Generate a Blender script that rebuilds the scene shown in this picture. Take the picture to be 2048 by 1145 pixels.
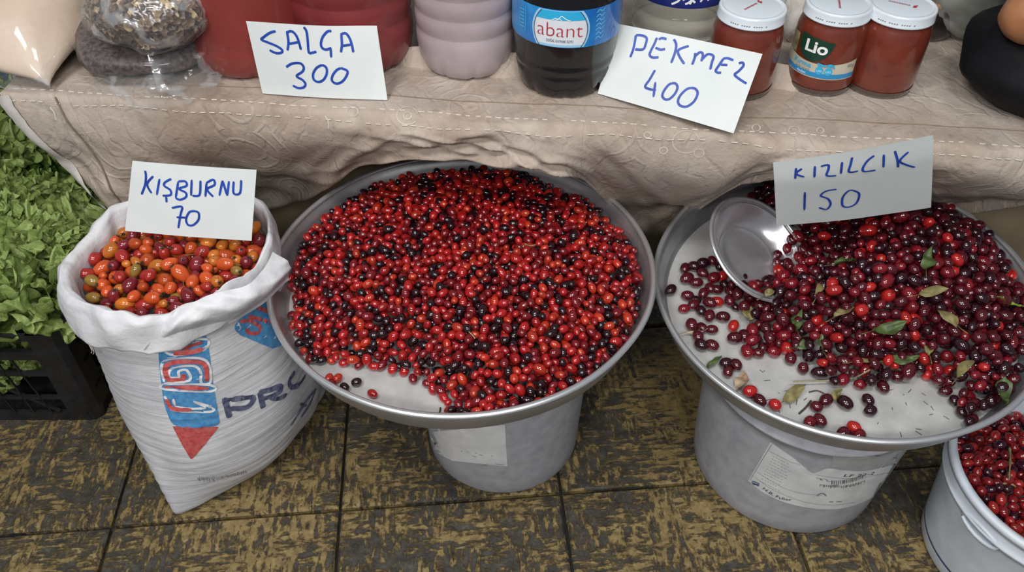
import bpy, math, random
import numpy as np
from mathutils import Vector, Matrix, noise as mnoise
from mathutils.bvhtree import BVHTree

for o in list(bpy.data.objects):
    bpy.data.objects.remove(o)
scn = bpy.context.scene
COL = scn.collection
PI = math.pi
R_ = math.radians

# ------------------------------------------------------------------ camera
FPX, PITCH, CAMH = 1640.0, R_(43.5), 1.28
cam_d = bpy.data.cameras.new('camera')
cam_d.sensor_width = 36.0
cam_d.lens = FPX / 2048 * 36.0
cam_d.clip_start = 0.02
cam = bpy.data.objects.new('camera', cam_d)
cam.location = (0, 0, CAMH)
cam.rotation_euler = (PI / 2 - PITCH, 0, 0)
COL.objects.link(cam)
scn.camera = cam

# ------------------------------------------------------------------ world and lamps
world = bpy.data.worlds.new('market_hall')
scn.world = world
world.use_nodes = True
world.node_tree.nodes['Background'].inputs[0].default_value = (0.80, 0.90, 1.0, 1)
world.node_tree.nodes['Background'].inputs[1].default_value = 0.17


def lamp(name, loc, target, power, size, color):
    d = bpy.data.lights.new(name, 'AREA')
    d.energy = power
    d.shape = 'RECTANGLE'
    d.size, d.size_y = size
    d.color = color
    o = bpy.data.objects.new(name, d)
    o.location = loc
    o.rotation_euler = (Vector(target) - Vector(loc)).to_track_quat('-Z', 'Y').to_euler()
    COL.objects.link(o)
    return o


# tube lamps of the hall hanging over the aisle behind the buyer
lamp('ceiling_lamp', (-0.75, 0.20, 2.45), (0.0, 0.95, 0.3), 16, (0.55, 0.26), (1.0, 0.985, 0.96))
lamp('ceiling_lamp', (0.30, 0.15, 2.50), (0.0, 0.95, 0.3), 14, (0.55, 0.26), (1.0, 0.985, 0.96))
lamp('ceiling_lamp', (-0.80, -1.10, 2.25), (0.0, 0.95, 0.4), 26, (0.60, 0.30), (1.0, 0.98, 0.95))
lamp('ceiling_lamp', (0.45, -1.15, 2.30), (0.0, 0.95, 0.4), 18, (0.60, 0.30), (0.98, 0.98, 0.97))

scn.view_settings.view_transform = 'Standard'
scn.view_settings.look = 'None'
scn.view_settings.gamma = 1.0
scn.view_settings.use_curve_mapping = False
scn.view_settings.exposure = 0.06

# ------------------------------------------------------------------ helpers: view rays (used to place things at their real depth)
_fw = Vector((0, math.cos(PITCH), -math.sin(PITCH)))
_up = Vector((0, math.sin(PITCH), math.cos(PITCH)))
_rt = Vector((1, 0, 0))
EYE = Vector((0, 0, CAMH))


def ray(px, py):
    return (_fw * FPX + _rt * (px - 1024) - _up * (py - 572.5)).normalized()


def atz(px, py, z):
    d = ray(px, py)
    return EYE + d * ((z - CAMH) / d.z)


def aty(px, py, y):
    d = ray(px, py)
    return EYE + d * (y / d.y)


def proj(p):
    v = Vector(p) - EYE
    z = v.dot(_fw)
    return 1024 + FPX * v.dot(_rt) / z, 572.5 - FPX * v.dot(_up) / z


def nz(x, y=0.0, z=0.0):
    return mnoise.noise((x, y, z))


# ------------------------------------------------------------------ helpers: objects
def mesh(name, verts, faces, smooth=True):
    me = bpy.data.meshes.new(name)
    me.from_pydata([tuple(v) for v in verts], [], faces)
    if smooth:
        me.polygons.foreach_set('use_smooth', [True] * len(me.polygons))
    me.update()
    return me


def link(name, me, m=None, parent=None, loc=None):
    o = bpy.data.objects.new(name, me)
    if m is not None and me is not None and len(me.materials) == 0:
        me.materials.append(m)
    COL.objects.link(o)
    if parent is not None:
        o.parent = parent
    if loc is not None:
        o.location = loc
    return o


def obj(name, verts, faces, m, parent=None, smooth=True):
    return link(name, mesh(name, verts, faces, smooth), m, parent)


def tag(o, label=None, cat=None, group=None, kind=None):
    if label:
        o['label'] = label
    if cat:
        o['category'] = cat
    if group:
        o['group'] = group
    if kind:
        o['kind'] = kind
    return o


def thing(name, label, cat, loc=(0, 0, 0), group=None, rot=None):
    o = bpy.data.objects.new(name, None)
    o.empty_display_size = 0.02
    COL.objects.link(o)
    o.location = loc
    if rot:
        o.rotation_euler = rot
    return tag(o, label, cat, group)


class MB:
    """collects shapes into one mesh"""
    def __init__(s):
        s.v, s.f = [], []

    def add(s, v, f):
        n = len(s.v)
        s.v += [Vector(p) for p in v]
        s.f += [tuple(i + n for i in q) for q in f]
        return s

    def box(s, c, d, rz=0.0):
        cx, cy, cz = c
        a, b, h = d[0] / 2, d[1] / 2, d[2] / 2
        m = Matrix.Rotation(rz, 3, 'Z')
        P = [Vector(c) + m @ Vector((x * a, y * b, z * h)) for z in (-1, 1) for x, y in ((-1, -1), (1, -1), (1, 1), (-1, 1))]
        return s.add(P, [(3, 2, 1, 0), (4, 5, 6, 7), (0, 1, 5, 4), (1, 2, 6, 5), (2, 3, 7, 6), (3, 0, 4, 7)])

    def tube(s, pts, r, n=6, cap=True):
        pts = [Vector(p) for p in pts]
        rs = r if isinstance(r, (list, tuple)) else [r] * len(pts)
        V, F = [], []
        ref = Vector((0.13, 0.21, 1)).normalized()
        for i, p in enumerate(pts):
            t = (pts[min(i + 1, len(pts) - 1)] - pts[max(i - 1, 0)]).normalized()
            a = t.cross(ref)
            if a.length < 1e-3:
                a = t.cross(Vector((1, 0, 0)))
            a.normalize()
            b = t.cross(a)
            V += [p + (a * math.cos(2 * PI * k / n) + b * math.sin(2 * PI * k / n)) * rs[i] for k in range(n)]
        for i in range(len(pts) - 1):
            for k in range(n):
                F.append((i * n + k, i * n + (k + 1) % n, (i + 1) * n + (k + 1) % n, (i + 1) * n + k))
        if cap:
            F.append(tuple(range(n))[::-1])
            F.append(tuple((len(pts) - 1) * n + k for k in range(n)))
        return s.add(V, F)

    def build(s, name, m, parent=None, smooth=False):
        return obj(name, s.v, s.f, m, parent, smooth)


def lathe(profile, n=64, cx=0.0, cy=0.0, close_bottom=False, close_top=False, rad=None):
    """profile = [(r, z)...] turned about the z axis; rad(a, r, z) may alter the radius"""
    V, F = [], []
    for r, z in profile:
        for k in range(n):
            a = 2 * PI * k / n
            rr = rad(a, r, z) if rad else r
            V.append((cx + rr * math.cos(a), cy + rr * math.sin(a), z))
    for i in range(len(profile) - 1):
        for k in range(n):
            F.append((i * n + k, i * n + (k + 1) % n, (i + 1) * n + (k + 1) % n, (i + 1) * n + k))
    if close_bottom:
        F.append(tuple(range(n))[::-1])
    if close_top:
        F.append(tuple((len(profile) - 1) * n + k for k in range(n)))
    return V, F


def gridf(fn, nu, nv, u0=0, u1=1, v0=0, v1=1):
    V, F = [], []
    for j in range(nv + 1):
        for i in range(nu + 1):
            V.append(Vector(fn(u0 + (u1 - u0) * i / nu, v0 + (v1 - v0) * j / nv)))
    for j in range(nv):
        for i in range(nu):
            a = j * (nu + 1) + i
            F.append((a, a + 1, a + nu + 2, a + nu + 1))
    return V, F


def smoothline(pts, k=4):
    """Catmull-Rom through 2-D / 3-D points"""
    P = [Vector(p) for p in pts]
    if len(P) < 3:
        out = []
        for i in range(len(P) - 1):
            out += [P[i].lerp(P[i + 1], t / k) for t in range(k)]
        return out + [P[-1]]
    out = []
    for i in range(len(P) - 1):
        p0 = P[max(i - 1, 0)]
        p1, p2 = P[i], P[i + 1]
        p3 = P[min(i + 2, len(P) - 1)]
        for t in range(k):
            u = t / k
            out.append(0.5 * ((2 * p1) + (p2 - p0) * u + (2 * p0 - 5 * p1 + 4 * p2 - p3) * u * u + (3 * p1 - p0 - 3 * p2 + p3) * u ** 3))
    return out + [P[-1]]


def interp(x, xs, ys):
    return float(np.interp(x, xs, ys))


def smoothstep(a, b, x):
    t = min(max((x - a) / (b - a), 0), 1)
    return t * t * (3 - 2 * t)


# ------------------------------------------------------------------ helpers: materials
def mat(name, color=(0.5, 0.5, 0.5), rough=0.5, metal=0.0, coat=0.0, spec=0.5, alpha=1.0, sss=0.0):
    m = bpy.data.materials.new(name)
    m.use_nodes = True
    b = m.node_tree.nodes['Principled BSDF']
    b.inputs['Base Color'].default_value = (*color, 1)
    b.inputs['Roughness'].default_value = rough
    b.inputs['Metallic'].default_value = metal
    b.inputs['Coat Weight'].default_value = coat
    b.inputs['Coat Roughness'].default_value = 0.06
    b.inputs['Specular IOR Level'].default_value = spec
    b.inputs['Alpha'].default_value = alpha
    if sss:
        b.inputs['Subsurface Weight'].default_value = sss
        b.inputs['Subsurface Radius'].default_value = (0.006, 0.001, 0.001)
    return m


class NT:
    def __init__(s, m):
        s.m, s.t = m, m.node_tree
        s.b = s.t.nodes['Principled BSDF']

    def n(s, typ, **kw):
        x = s.t.nodes.new(typ)
        for k, v in kw.items():
            if k.startswith('_'):
                setattr(x, k[1:], v)
            else:
                x.inputs[k.replace('_', ' ')].default_value = v
        return x

    def l(s, a, b):
        s.t.links.new(a, b)

    def coords(s, kind='Object', scale=(1, 1, 1), rot=(0, 0, 0)):
        c = s.n('ShaderNodeTexCoord')
        mp = s.n('ShaderNodeMapping')
        mp.inputs['Scale'].default_value = scale
        mp.inputs['Rotation'].default_value = rot
        s.l(c.outputs[kind], mp.inputs[0])
        return mp.outputs[0]

    def noise(s, vec, scale, detail=4, rough=0.55, dist=0.0):
        x = s.n('ShaderNodeTexNoise', Scale=scale, Detail=detail, Roughness=rough, Distortion=dist)
        s.l(vec, x.inputs['Vector'])
        return x.outputs['Fac']

    def ramp(s, fac, stops, interp='LINEAR'):
        r = s.n('ShaderNodeValToRGB')
        r.color_ramp.interpolation = interp
        e = r.color_ramp.elements
        while len(e) < len(stops):
            e.new(0.5)
        for i, (p, c) in enumerate(stops):
            e[i].position = p
            e[i].color = (*c, 1) if len(c) == 3 else c
        s.l(fac, r.inputs[0])
        return r.outputs[0]

    def mix(s, fac, a, b, typ='MIX'):
        x = s.n('ShaderNodeMix', _data_type='RGBA', _blend_type=typ)
        for v, k in ((fac, 0), (a, 6), (b, 7)):
            if hasattr(v, 'is_output'):
                s.l(v, x.inputs[k])
            elif k == 0:
                x.inputs[0].default_value = v
            else:
                x.inputs[k].default_value = (*v, 1)
        return x.outputs[2]

    def math(s, op, a, b=0.0):
        x = s.n('ShaderNodeMath', _operation=op)
        for i, v in enumerate((a, b)):
            if hasattr(v, 'is_output'):
                s.l(v, x.inputs[i])
            else:
                x.inputs[i].default_value = v
        return x.outputs[0]

    def bump(s, h, strength=0.3, dist=0.002):
        x = s.n('ShaderNodeBump', Strength=strength, Distance=dist)
        s.l(h, x.inputs['Height'])
        s.l(x.outputs[0], s.b.inputs['Normal'])

    def color(s, c):
        s.l(c, s.b.inputs['Base Color'])


def noisy(name, c1, c2, scale=20, rough=0.5, metal=0.0, coat=0.0, bump=0.0, bscale=None, bdist=0.002, lo=0.35, hi=0.65, alpha=1.0, kind='Object', spec=0.5, detail=4):
    m = mat(name, c1, rough, metal, coat, spec, alpha)
    t = NT(m)
    v = t.coords(kind)
    f = t.noise(v, scale, detail)
    t.color(t.ramp(f, [(lo, c1), (hi, c2)]))
    if bump:
        t.bump(t.noise(v, bscale or scale * 2, detail), bump, bdist)
    return m


def attr_mat(name, rough=0.2, coat=0.0, spec=0.5, sss=0.0, scale=260, dark=0.55):
    """fruit skin: colour of each fruit is stored on its faces, with fine mottling"""
    m = mat(name, (0.4, 0.02, 0.02), rough, 0, coat, spec, 1, sss)
    t = NT(m)
    a = t.n('ShaderNodeAttribute', _attribute_name='Col')
    v = t.coords('Object')
    f = t.noise(v, scale, 3)
    t.color(t.mix(t.ramp(f, [(0.35, (0.0, 0.0, 0.0)), (0.7, (1, 1, 1))]), t.mix(1.0, a.outputs['Color'], (dark, dark, dark), 'MULTIPLY'), a.outputs['Color']))
    return m


M = {}
M['ink'] = noisy('blue_marker_ink', (0.010, 0.045, 0.30), (0.016, 0.07, 0.42), 60, 0.45)
M['card'] = noisy('card_paper', (0.63, 0.67, 0.667), (0.69, 0.725, 0.718), 9, 0.75, bump=0.08, bscale=30)
M['alu'] = noisy('tray_aluminium', (0.48, 0.48, 0.51), (0.60, 0.60, 0.62), 14, 0.42, metal=0.82, bump=0.05, bscale=120, bdist=0.001)
M['alu_floor'] = noisy('tray_floor_scuffed_aluminium', (0.50, 0.50, 0.49), (0.66, 0.655, 0.64), 24, 0.5, metal=0.4, bump=0.1, bscale=90, bdist=0.001, detail=8)
M['alu_rim'] = mat('tray_rim_aluminium', (0.72, 0.73, 0.75), 0.33, 0.8)
M['steel'] = noisy('dish_steel', (0.58, 0.56, 0.60), (0.74, 0.73, 0.76), 20, 0.24, metal=0.75)
M['bucket'] = noisy('bucket_grey_plastic', (0.33, 0.335, 0.37), (0.42, 0.425, 0.46), 45, 0.5, bump=0.12, bscale=60, detail=8, lo=0.3, hi=0.6)
M['bucket_white'] = noisy('bucket_white_plastic', (0.56, 0.62, 0.70), (0.66, 0.71, 0.77), 25, 0.42)
M['sticker'] = noisy('label_paper', (0.62, 0.62, 0.63), (0.76, 0.76, 0.76), 30, 0.6, detail=8)
M['print_black'] = mat('black_print', (0.03, 0.03, 0.035), 0.6)
M['print_grey'] = mat('grey_print', (0.22, 0.22, 0.23), 0.6)
M['print_navy'] = mat('navy_print', (0.02, 0.05, 0.13), 0.5)
M['print_white'] = mat('white_print', (0.85, 0.86, 0.86), 0.5)
M['print_red'] = mat('red_print', (0.42, 0.02, 0.03), 0.5)
M['print_cyan'] = mat('cyan_print', (0.03, 0.42, 0.72), 0.4)
M['black_plastic'] = noisy('crate_black_plastic', (0.010, 0.011, 0.013), (0.022, 0.022, 0.026), 30, 0.38, bump=0.1, bscale=80)
m = mat('clear_film', (0.8, 0.83, 0.85), 0.3)
t = NT(m)
v = t.coords('Object')
wr_ = t.n('ShaderNodeTexWave', Scale=7.0, Distortion=8.0, Detail=3.0, Detail_Scale=2.2, _bands_direction='DIAGONAL')
t.l(v, wr_.inputs['Vector'])
t.bump(t.math('ADD', wr_.outputs['Fac'], t.noise(v, 30, 3)), 0.55, 0.006)
gl = t.n('ShaderNodeBsdfGlossy', Roughness=0.16)
bn = [n for n in t.t.nodes if n.type == 'BUMP'][0]
t.l(bn.outputs[0], gl.inputs['Normal'])
tp = t.n('ShaderNodeBsdfTransparent')
lw = t.n('ShaderNodeLayerWeight', Blend=0.35)
t.l(bn.outputs[0], lw.inputs['Normal'])
sk = t.ramp(wr_.outputs['Fac'], [(0.72, (0.06, 0.06, 0.06)), (0.97, (0.36, 0.36, 0.36))])
m1 = t.n('ShaderNodeMixShader', Fac=0.5)
t.l(t.b.outputs[0], m1.inputs[1])
t.l(gl.outputs[0], m1.inputs[2])
m2 = t.n('ShaderNodeMixShader')
t.l(t.math('ADD', t.math('MULTIPLY', lw.outputs['Facing'], 0.25), sk), m2.inputs[0])
t.l(tp.outputs[0], m2.inputs[1])
t.l(m1.outputs[0], m2.inputs[2])
t.l(m2.outputs[0], [n for n in t.t.nodes if n.type == 'OUTPUT_MATERIAL'][0].inputs[0])
M['film'] = m
M['lid'] = noisy('white_enamel_lid', (0.66, 0.72, 0.78), (0.74, 0.79, 0.83), 12, 0.25, coat=0.4)
M['thread'] = mat('pale_thread', (0.72, 0.68, 0.60), 0.8)

# ------------------------------------------------------------------ floor
TA = R_(4.9)
TP = 0.3928
T0 = Vector((-0.3035, 0.778, 0))
TU = Vector((math.cos(TA), math.sin(TA), 0))
TV = Vector((-math.sin(TA), math.cos(TA), 0))

m = mat('floor_joint_dirt', (0.02, 0.018, 0.015), 0.8)
NT(m)
M['joint'] = m
m = mat('ochre_relief_tile', (0.4, 0.3, 0.1), 0.45)
t = NT(m)
geo = t.n('ShaderNodeNewGeometry')
mp = t.n('ShaderNodeMapping')
mp.inputs['Rotation'].default_value = (0, 0, -TA)
t.l(geo.outputs['Position'], mp.inputs[0])
P = mp.outputs[0]


def stretched(vec, sx, sy, scale, det=3, dist=0.3):
    q = t.n('ShaderNodeMapping')
    q.inputs['Scale'].default_value = (sx, sy, 1)
    t.l(vec, q.inputs[0])
    return t.noise(q.outputs[0], scale, det, 0.6, dist)


gx = stretched(P, 1.0, 4.0, 26, 4, 0.4)      # grooves running along the row
gy = stretched(P, 4.0, 1.0, 26, 4, 0.4)      # grooves running across
vor = t.n('ShaderNodeTexVoronoi', Scale=19.0, _distance='CHEBYCHEV')
t.l(P, vor.inputs['Vector'])
sel = t.ramp(t.math('FRACT', t.math('MULTIPLY', vor.outputs['Color'], 7.3)), [(0.48, (0, 0, 0)), (0.52, (1, 1, 1))])
wear = t.noise(P, 3.2, 5, 0.62)
fine = t.noise(P, 95, 6, 0.75)
mid = t.noise(P, 34, 5, 0.7, 1.2)
h = t.mix(sel, gx, gy)
h2 = t.math('ADD', t.math('ADD', t.math('MULTIPLY', h, 0.50), t.math('MULTIPLY', mid, 0.24)), t.math('MULTIPLY', fine, 0.27))
h3 = t.math('ADD', h2, t.math('MULTIPLY', t.math('SUBTRACT', wear, 0.5), 0.42))
raised = t.ramp(h3, [(0.465, (0, 0, 0)), (0.535, (1, 1, 1))])
och = t.ramp(t.noise(P, 60, 5, 0.7), [(0.3, (0.12, 0.082, 0.034)), (0.5, (0.235, 0.165, 0.062)), (0.72, (0.35, 0.26, 0.115))])
drk = t.ramp(t.noise(P, 42, 5, 0.7), [(0.3, (0.022, 0.02, 0.016)), (0.55, (0.062, 0.055, 0.045)), (0.75, (0.12, 0.11, 0.09))])
t.color(t.mix(raised, drk, och))
t.l(t.ramp(fine, [(0.3, (0.34, 0.34, 0.34)), (0.7, (0.62, 0.62, 0.62))]), t.b.inputs['Roughness'])
t.bump(t.math('ADD', raised, t.math('MULTIPLY', fine, 0.7)), 0.75, 0.004)
M['tile'] = m

floor = tag(obj('floor', [(-3.2, -1.2, -0.016), (3.2, -1.2, -0.016), (3.2, 4.2, -0.016), (-3.2, 4.2, -0.016), (-3.2, -1.2, -0.03), (3.2, -1.2, -0.03), (3.2, 4.2, -0.03), (-3.2, 4.2, -0.03)],
                [(0, 1, 2, 3), (7, 6, 5, 4), (0, 4, 5, 1), (1, 5, 6, 2), (2, 6, 7, 3), (3, 7, 4, 0)], M['joint'], smooth=False), kind='structure')
hw, bv, th = TP / 2 - 0.0028, 0.004, 0.016
tv = []
for a, z in ((hw, -th), (hw, -bv), (hw - bv, 0)):
    tv += [(-a, -a, z), (a, -a, z), (a, a, z), (-a, a, z)]
tf = [(8, 9, 10, 11)] + [(4 * r + k, 4 * r + (k + 1) % 4, 4 * r + 4 + (k + 1) % 4, 4 * r + 4 + k) for r in (0, 1) for k in range(4)]
tile_me = mesh('tile', tv, tf, False)
tile_me.materials.append(M['tile'])
rg = random.Random(4)
for j in range(-2, 5):
    for i in range(-4, 5):
        o = link('tile', tile_me, None, floor)
        c = T0 + TU * (TP * (i + 0.5)) + TV * (TP * (j + 0.5))
        o.location = (c.x, c.y, rg.uniform(-0.0015, 0.0))
        o.rotation_euler = (0, 0, TA)

# ------------------------------------------------------------------ table and its cloth
TZ = 0.61
KT = 1.175      # size of the goods on the table


def edge_y(x):
    return 1.062 - 0.106 * x


XL, XR = -0.805, 1.20
tb = thing('market_table', 'wooden stall table hidden under the beige cloth', 'table', (0.2, 1.4, 0))
m_wood = noisy('table_wood', (0.18, 0.11, 0.06), (0.28, 0.18, 0.10), 12, 0.6)
mb = MB()
for x, y in ((XL, edge_y(XL) + 0.012), (XR, edge_y(XR) + 0.012)):
    pass
V = [(XL + .01, edge_y(XL) + .015, TZ - .03), (XR - .01, edge_y(XR) + .015, TZ - .03), (XR - .01, 1.95, TZ - .03), (XL + .01, 1.95, TZ - .03)]
V += [(a, b, TZ - .013) for a, b, c in V]
V = [Vector(v) - tb.location for v in V]
obj('table_top', V, [(3, 2, 1, 0), (4, 5, 6, 7), (0, 1, 5, 4), (1, 2, 6, 5), (2, 3, 7, 6), (3, 0, 4, 7)], m_wood, tb, False)
for x, y in ((-0.70, 1.55), (1.10, 1.55), (-0.70, 1.88), (1.10, 1.88)):
    MB().box((x - 0.2, y - 1.4, (TZ - .03) / 2), (0.05, 0.05, TZ - .03)).build('leg', m_wood, tb)

m = mat('beige_stall_cloth', (0.36, 0.28, 0.22), 0.75)
t = NT(m)
v = t.coords('Object')
big = t.noise(v, 5, 5, 0.6)
mid_ = t.noise(v, 22, 6, 0.65, 0.8)
c0 = t.ramp(big, [(0.3, (0.34, 0.255, 0.195)), (0.5, (0.465, 0.38, 0.318)), (0.7, (0.54, 0.465, 0.405))])
c1 = t.mix(t.ramp(mid_, [(0.35, (0.78, 0.78, 0.78)), (0.65, (1.0, 1.0, 1.0))]), (0, 0, 0), c0)
# woven swirl pattern: rings and arcs a little paler than the ground
vr = t.n('ShaderNodeTexVoronoi', Scale=9.0)
wv = t.n('ShaderNodeMix', _data_type='VECTOR')
t.l(v, vr.inputs['Vector'])
rings = t.math('SINE', t.math('ADD', t.math('MULTIPLY', vr.outputs['Distance'], 34.0), t.math('MULTIPLY', t.noise(v, 12, 2), 9.0)))
ringm = t.math('MULTIPLY', t.ramp(rings, [(0.55, (0, 0, 0)), (0.95, (1, 1, 1))]), t.ramp(t.noise(v, 7, 2), [(0.46, (0, 0, 0)), (0.6, (1, 1, 1))]))
t.color(t.mix(t.math('MULTIPLY', ringm, 0.16), c1, (0.66, 0.57, 0.49)))
wr = t.n('ShaderNodeTexWave', Scale=3.2, Distortion=9.0, Detail=3.0, Detail_Scale=1.2)
t.l(v, wr.inputs['Vector'])
crk = t.n('ShaderNodeTexWave', Scale=9.0, Distortion=16.0, Detail=4.0, Detail_Scale=1.0)
t.l(v, crk.inputs['Vector'])
hh = t.math('ADD', t.math('ADD', t.math('MULTIPLY', wr.outputs['Fac'], 0.5), t.math('MULTIPLY', t.ramp(crk.outputs['Fac'], [(0.0, (0, 0, 0)), (0.25, (1, 1, 1))]), 0.20)), t.math('ADD', t.math('MULTIPLY', ringm, 0.25), t.math('MULTIPLY', t.noise(v, 160, 4, 0.7), 0.35)))
t.bump(hh, 0.6, 0.007)
M['cloth'] = m
M['hem'] = noisy('cloth_hem_pale', (0.42, 0.39, 0.36), (0.52, 0.49, 0.46), 30, 0.8, bump=0.3, bscale=60)

# lower fold of the hanging front, read along the edge: seen at (px, py), set back from the table edge by dy
FOLD = [(XL, 0.0, 0.40)]
for px_, py_, dy_ in ((190, 430, 0.0), (300, 428, 0.03), (450, 425, 0.09), (560, 410, 0.13), (620, 390, 0.10), (700, 350, 0.03), (780, 325, -0.01), (870, 321, -0.012), (1000, 327, -0.012), (1150, 341, 0.0), (1185, 364, 0.07),
                      (1240, 425, 0.19), (1310, 470, 0.23), (1370, 455, 0.22), (1440, 388, 0.08), (1545, 350, 0.0), (1700, 352, 0.02), (1860, 425, 0.20), (1940, 472, 0.23), (1990, 455, 0.18), (2048, 400, 0.05), (2250, 380, 0.0)):
    x_ = 0.0
    for _ in range(6):
        p_ = aty(px_, py_, edge_y(x_) + dy_)
        x_ = p_.x
    FOLD.append((x_, dy_, p_.z))
FOLD[1] = (XL + 0.07, 0.0, FOLD[1][2])
FX = [f[0] for f in FOLD]


def fold(x):
    x_ = min(max(x, XL), XR)
    # light smoothing of the polyline
    a = [(interp(x_ + d, FX, [f[1] for f in FOLD]), interp(x_ + d, FX, [f[2] for f in FOLD])) for d in (-0.018, -0.009, 0, 0.009, 0.018)]
    return sum(p[0] for p in a) / 5, sum(p[1] for p in a) / 5


def cloth_top(x, y):
    return TZ + 0.0035 * nz(x * 6, y * 7, 1.3) + 0.0015 * nz(x * 19, y * 17, 4.0)


def cloth_front(x, t_):
    """t_ 0..1 from the table edge to the lower fold, 1..2 tucked back under the table"""
    dy, zf = fold(x)
    ye = edge_y(x)
    drop = TZ - zf
    if t_ <= 1:
        s = t_
        rnd = 0.014 * (1 - math.exp(-s * 9))
        y = ye - rnd + (dy + 0.014) * smoothstep(0.12, 1.0, s)
        z = TZ - drop * s - 0.0 * s
        amp = smoothstep(0.1, 0.7, s)
        f1 = nz(x * 7.5 + 0.9 * s, 0.7 * s, 2.0) * 0.024 + nz(x * 15 + 3.2 * s, 1.8 * s, 7.0) * 0.016 + (0.5 - abs(nz(x * 11 - 4.0 * s, 1.2 * s, 17.0))) * 0.020
        f2 = nz(x * 30, s * 5.0, 3.0) * 0.0025
        edge = 0.006 * nz(x * 9, 0.0, 11.0) * (1 - amp)
        return Vector((x + 0.006 * nz(x * 12, s * 2, 5) + (0.085 * s * smoothstep(XL + 0.16, XL, x)), y - f1 * amp - f2 + edge, z + 0.004 * nz(x * 11, s, 9)))
    s = t_ - 1
    p = cloth_front(x, 1.0)
    return Vector((p.x, p.y + 0.02 * math.sin(min(s * 4, 1) * PI / 2) + 0.16 * s, p.z - 0.010 * math.sin(min(s * 6, 1) * PI) + 0.10 * s * s))


cl = thing('tablecloth', 'beige swirl-patterned cloth draped over the stall table and hanging in folds', 'cloth', (0, 1.0, 0))
base = cl.location.copy()


def cloth_fn(u, v_):
    x = XL + (XR - XL) * u
    if v_ < 0:      # the top, from the back of the table (-1) to the edge (0)
        q = -v_
        y = edge_y(x) + (1.94 - edge_y(x)) * q ** 1.4
        k = math.exp(-q * 40)
        return Vector((x, y + 0.006 * nz(x * 9, 0, 11.0) * k, cloth_top(x, y) + 0.002)) - base
    p = cloth_front(x, v_)
    if v_ == 0:
        p.z = cloth_top(x, p.y) + 0.001
    return p - base


NUC = 260
rows = [-1 + i / 26 for i in range(26)] + [i / 34 for i in range(35)] + [1 + (i + 1) / 10 for i in range(10)]
V, F = [], []
for r in rows:
    for i in range(NUC + 1):
        V.append(cloth_fn(i / NUC, r))
for j in range(len(rows) - 1):
    for i in range(NUC):
        a = j * (NUC + 1) + i
        F.append((a + 1, a, a + NUC + 1, a + NUC + 2))
cloth_o = obj('cloth_sheet', V, F, M['cloth'], cl)
# left side drop of the cloth
def side_fn(u, v_):
    y = edge_y(XL) + 0.02 + u * 0.75
    return Vector((XL - 0.012 * smoothstep(0, .3, v_) - 0.008 * nz(y * 14, v_ * 2, 1) * v_, y, TZ + 0.002 - 0.05 * v_)) - base
obj('cloth_side', *gridf(side_fn, 24, 8), M['cloth'], cl)
# pale bound hem up the left edge
def hem_fn(u, v_):
    p = cloth_front(XL + 0.001 + 0.022 * u, v_ * 1.0)
    return p + Vector((-0.006 + 0.002 * nz(v_ * 20), -0.0035 - 0.003 * math.sin(u * PI), 0.0)) - base
obj('hem', *gridf(hem_fn, 4, 40), M['hem'], cl)
# inner layer of cloth hanging behind the trays
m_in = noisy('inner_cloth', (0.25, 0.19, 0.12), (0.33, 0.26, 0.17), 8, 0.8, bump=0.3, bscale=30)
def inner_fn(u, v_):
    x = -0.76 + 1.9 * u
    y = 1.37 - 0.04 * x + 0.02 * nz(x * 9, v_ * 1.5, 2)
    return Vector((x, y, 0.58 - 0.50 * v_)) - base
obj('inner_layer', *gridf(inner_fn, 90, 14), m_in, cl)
# double row of stitching along the table edge
mb = MB()
for row, off in ((0, 0.012), (1, 0.022)):
    x = XL + 0.015
    rg = random.Random(row)
    while x < XR:
        L = rg.uniform(0.0065, 0.0095)
        if rg.random() > 0.10:
            pts = []
            for q in (0, 0.5, 1):
                xx = x + L * q
                if row == 0:
                    p = Vector((xx, edge_y(xx) + 0.012, cloth_top(xx, edge_y(xx) + 0.012) + 0.0026))
                else:
                    p = cloth_front(xx, 0.010 / max(TZ - fold(xx)[1], 0.05)) + Vector((0, -0.0014, 0.001))
                pts.append(p - base)
            mb.tube(pts, 0.00065, 5)
        x += L + rg.uniform(0.005, 0.009)
tag(mb.build('stitching', M['thread'], cl), kind='stuff')
# seam running down the left panel
mb = MB()
pts = [cloth_front(-0.715 + 0.05 * s / 20, s / 20) + Vector((0, -0.002, 0.001)) - base for s in range(21)]
mb.tube(pts, 0.0016, 5)
mb.build('seam', noisy('seam_thread', (0.16, 0.12, 0.085), (0.24, 0.18, 0.13), 50, 0.9), cl)
mb = MB()
pts = [Vector((x_, edge_y(x_) + 0.055 + 0.006 * nz(x_ * 5), 0)) for x_ in np.arange(-0.55, 1.1, 0.02)]
mb.tube([Vector((p.x, p.y, cloth_top(p.x, p.y) + 0.0022)) - base for p in pts], 0.0012, 5)
mb.build('seam', bpy.data.materials['seam_thread'], cl)
# loose thread ends
mb = MB()
for px, py in ((100, 215), (650, 232)):
    p = aty(px, py, edge_y(-0.7 if px < 300 else -0.25) - 0.018)
    mb.tube(smoothline([p - base, p - base + Vector((0.004, -0.002, -0.008)), p - base + Vector((0.003, -0.003, -0.02))], 3), 0.0008, 5)
mb.build('thread_end', M['thread'], cl)

# ------------------------------------------------------------------ helpers: print and writing laid on a surface
def bvh_of(*objs):
    V, F = [], []
    for o in objs:
        mw = o.matrix_world if o.parent is None else Matrix.Translation(o.parent.location) @ o.parent.rotation_euler.to_matrix().to_4x4() @ Matrix.LocRotScale(o.location, o.rotation_euler, o.scale)
        n = len(V)
        V += [mw @ v.co for v in o.data.vertices]
        F += [tuple(i + n for i in p.vertices) for p in o.data.polygons]
    return BVHTree.FromPolygons(V, F)


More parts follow.
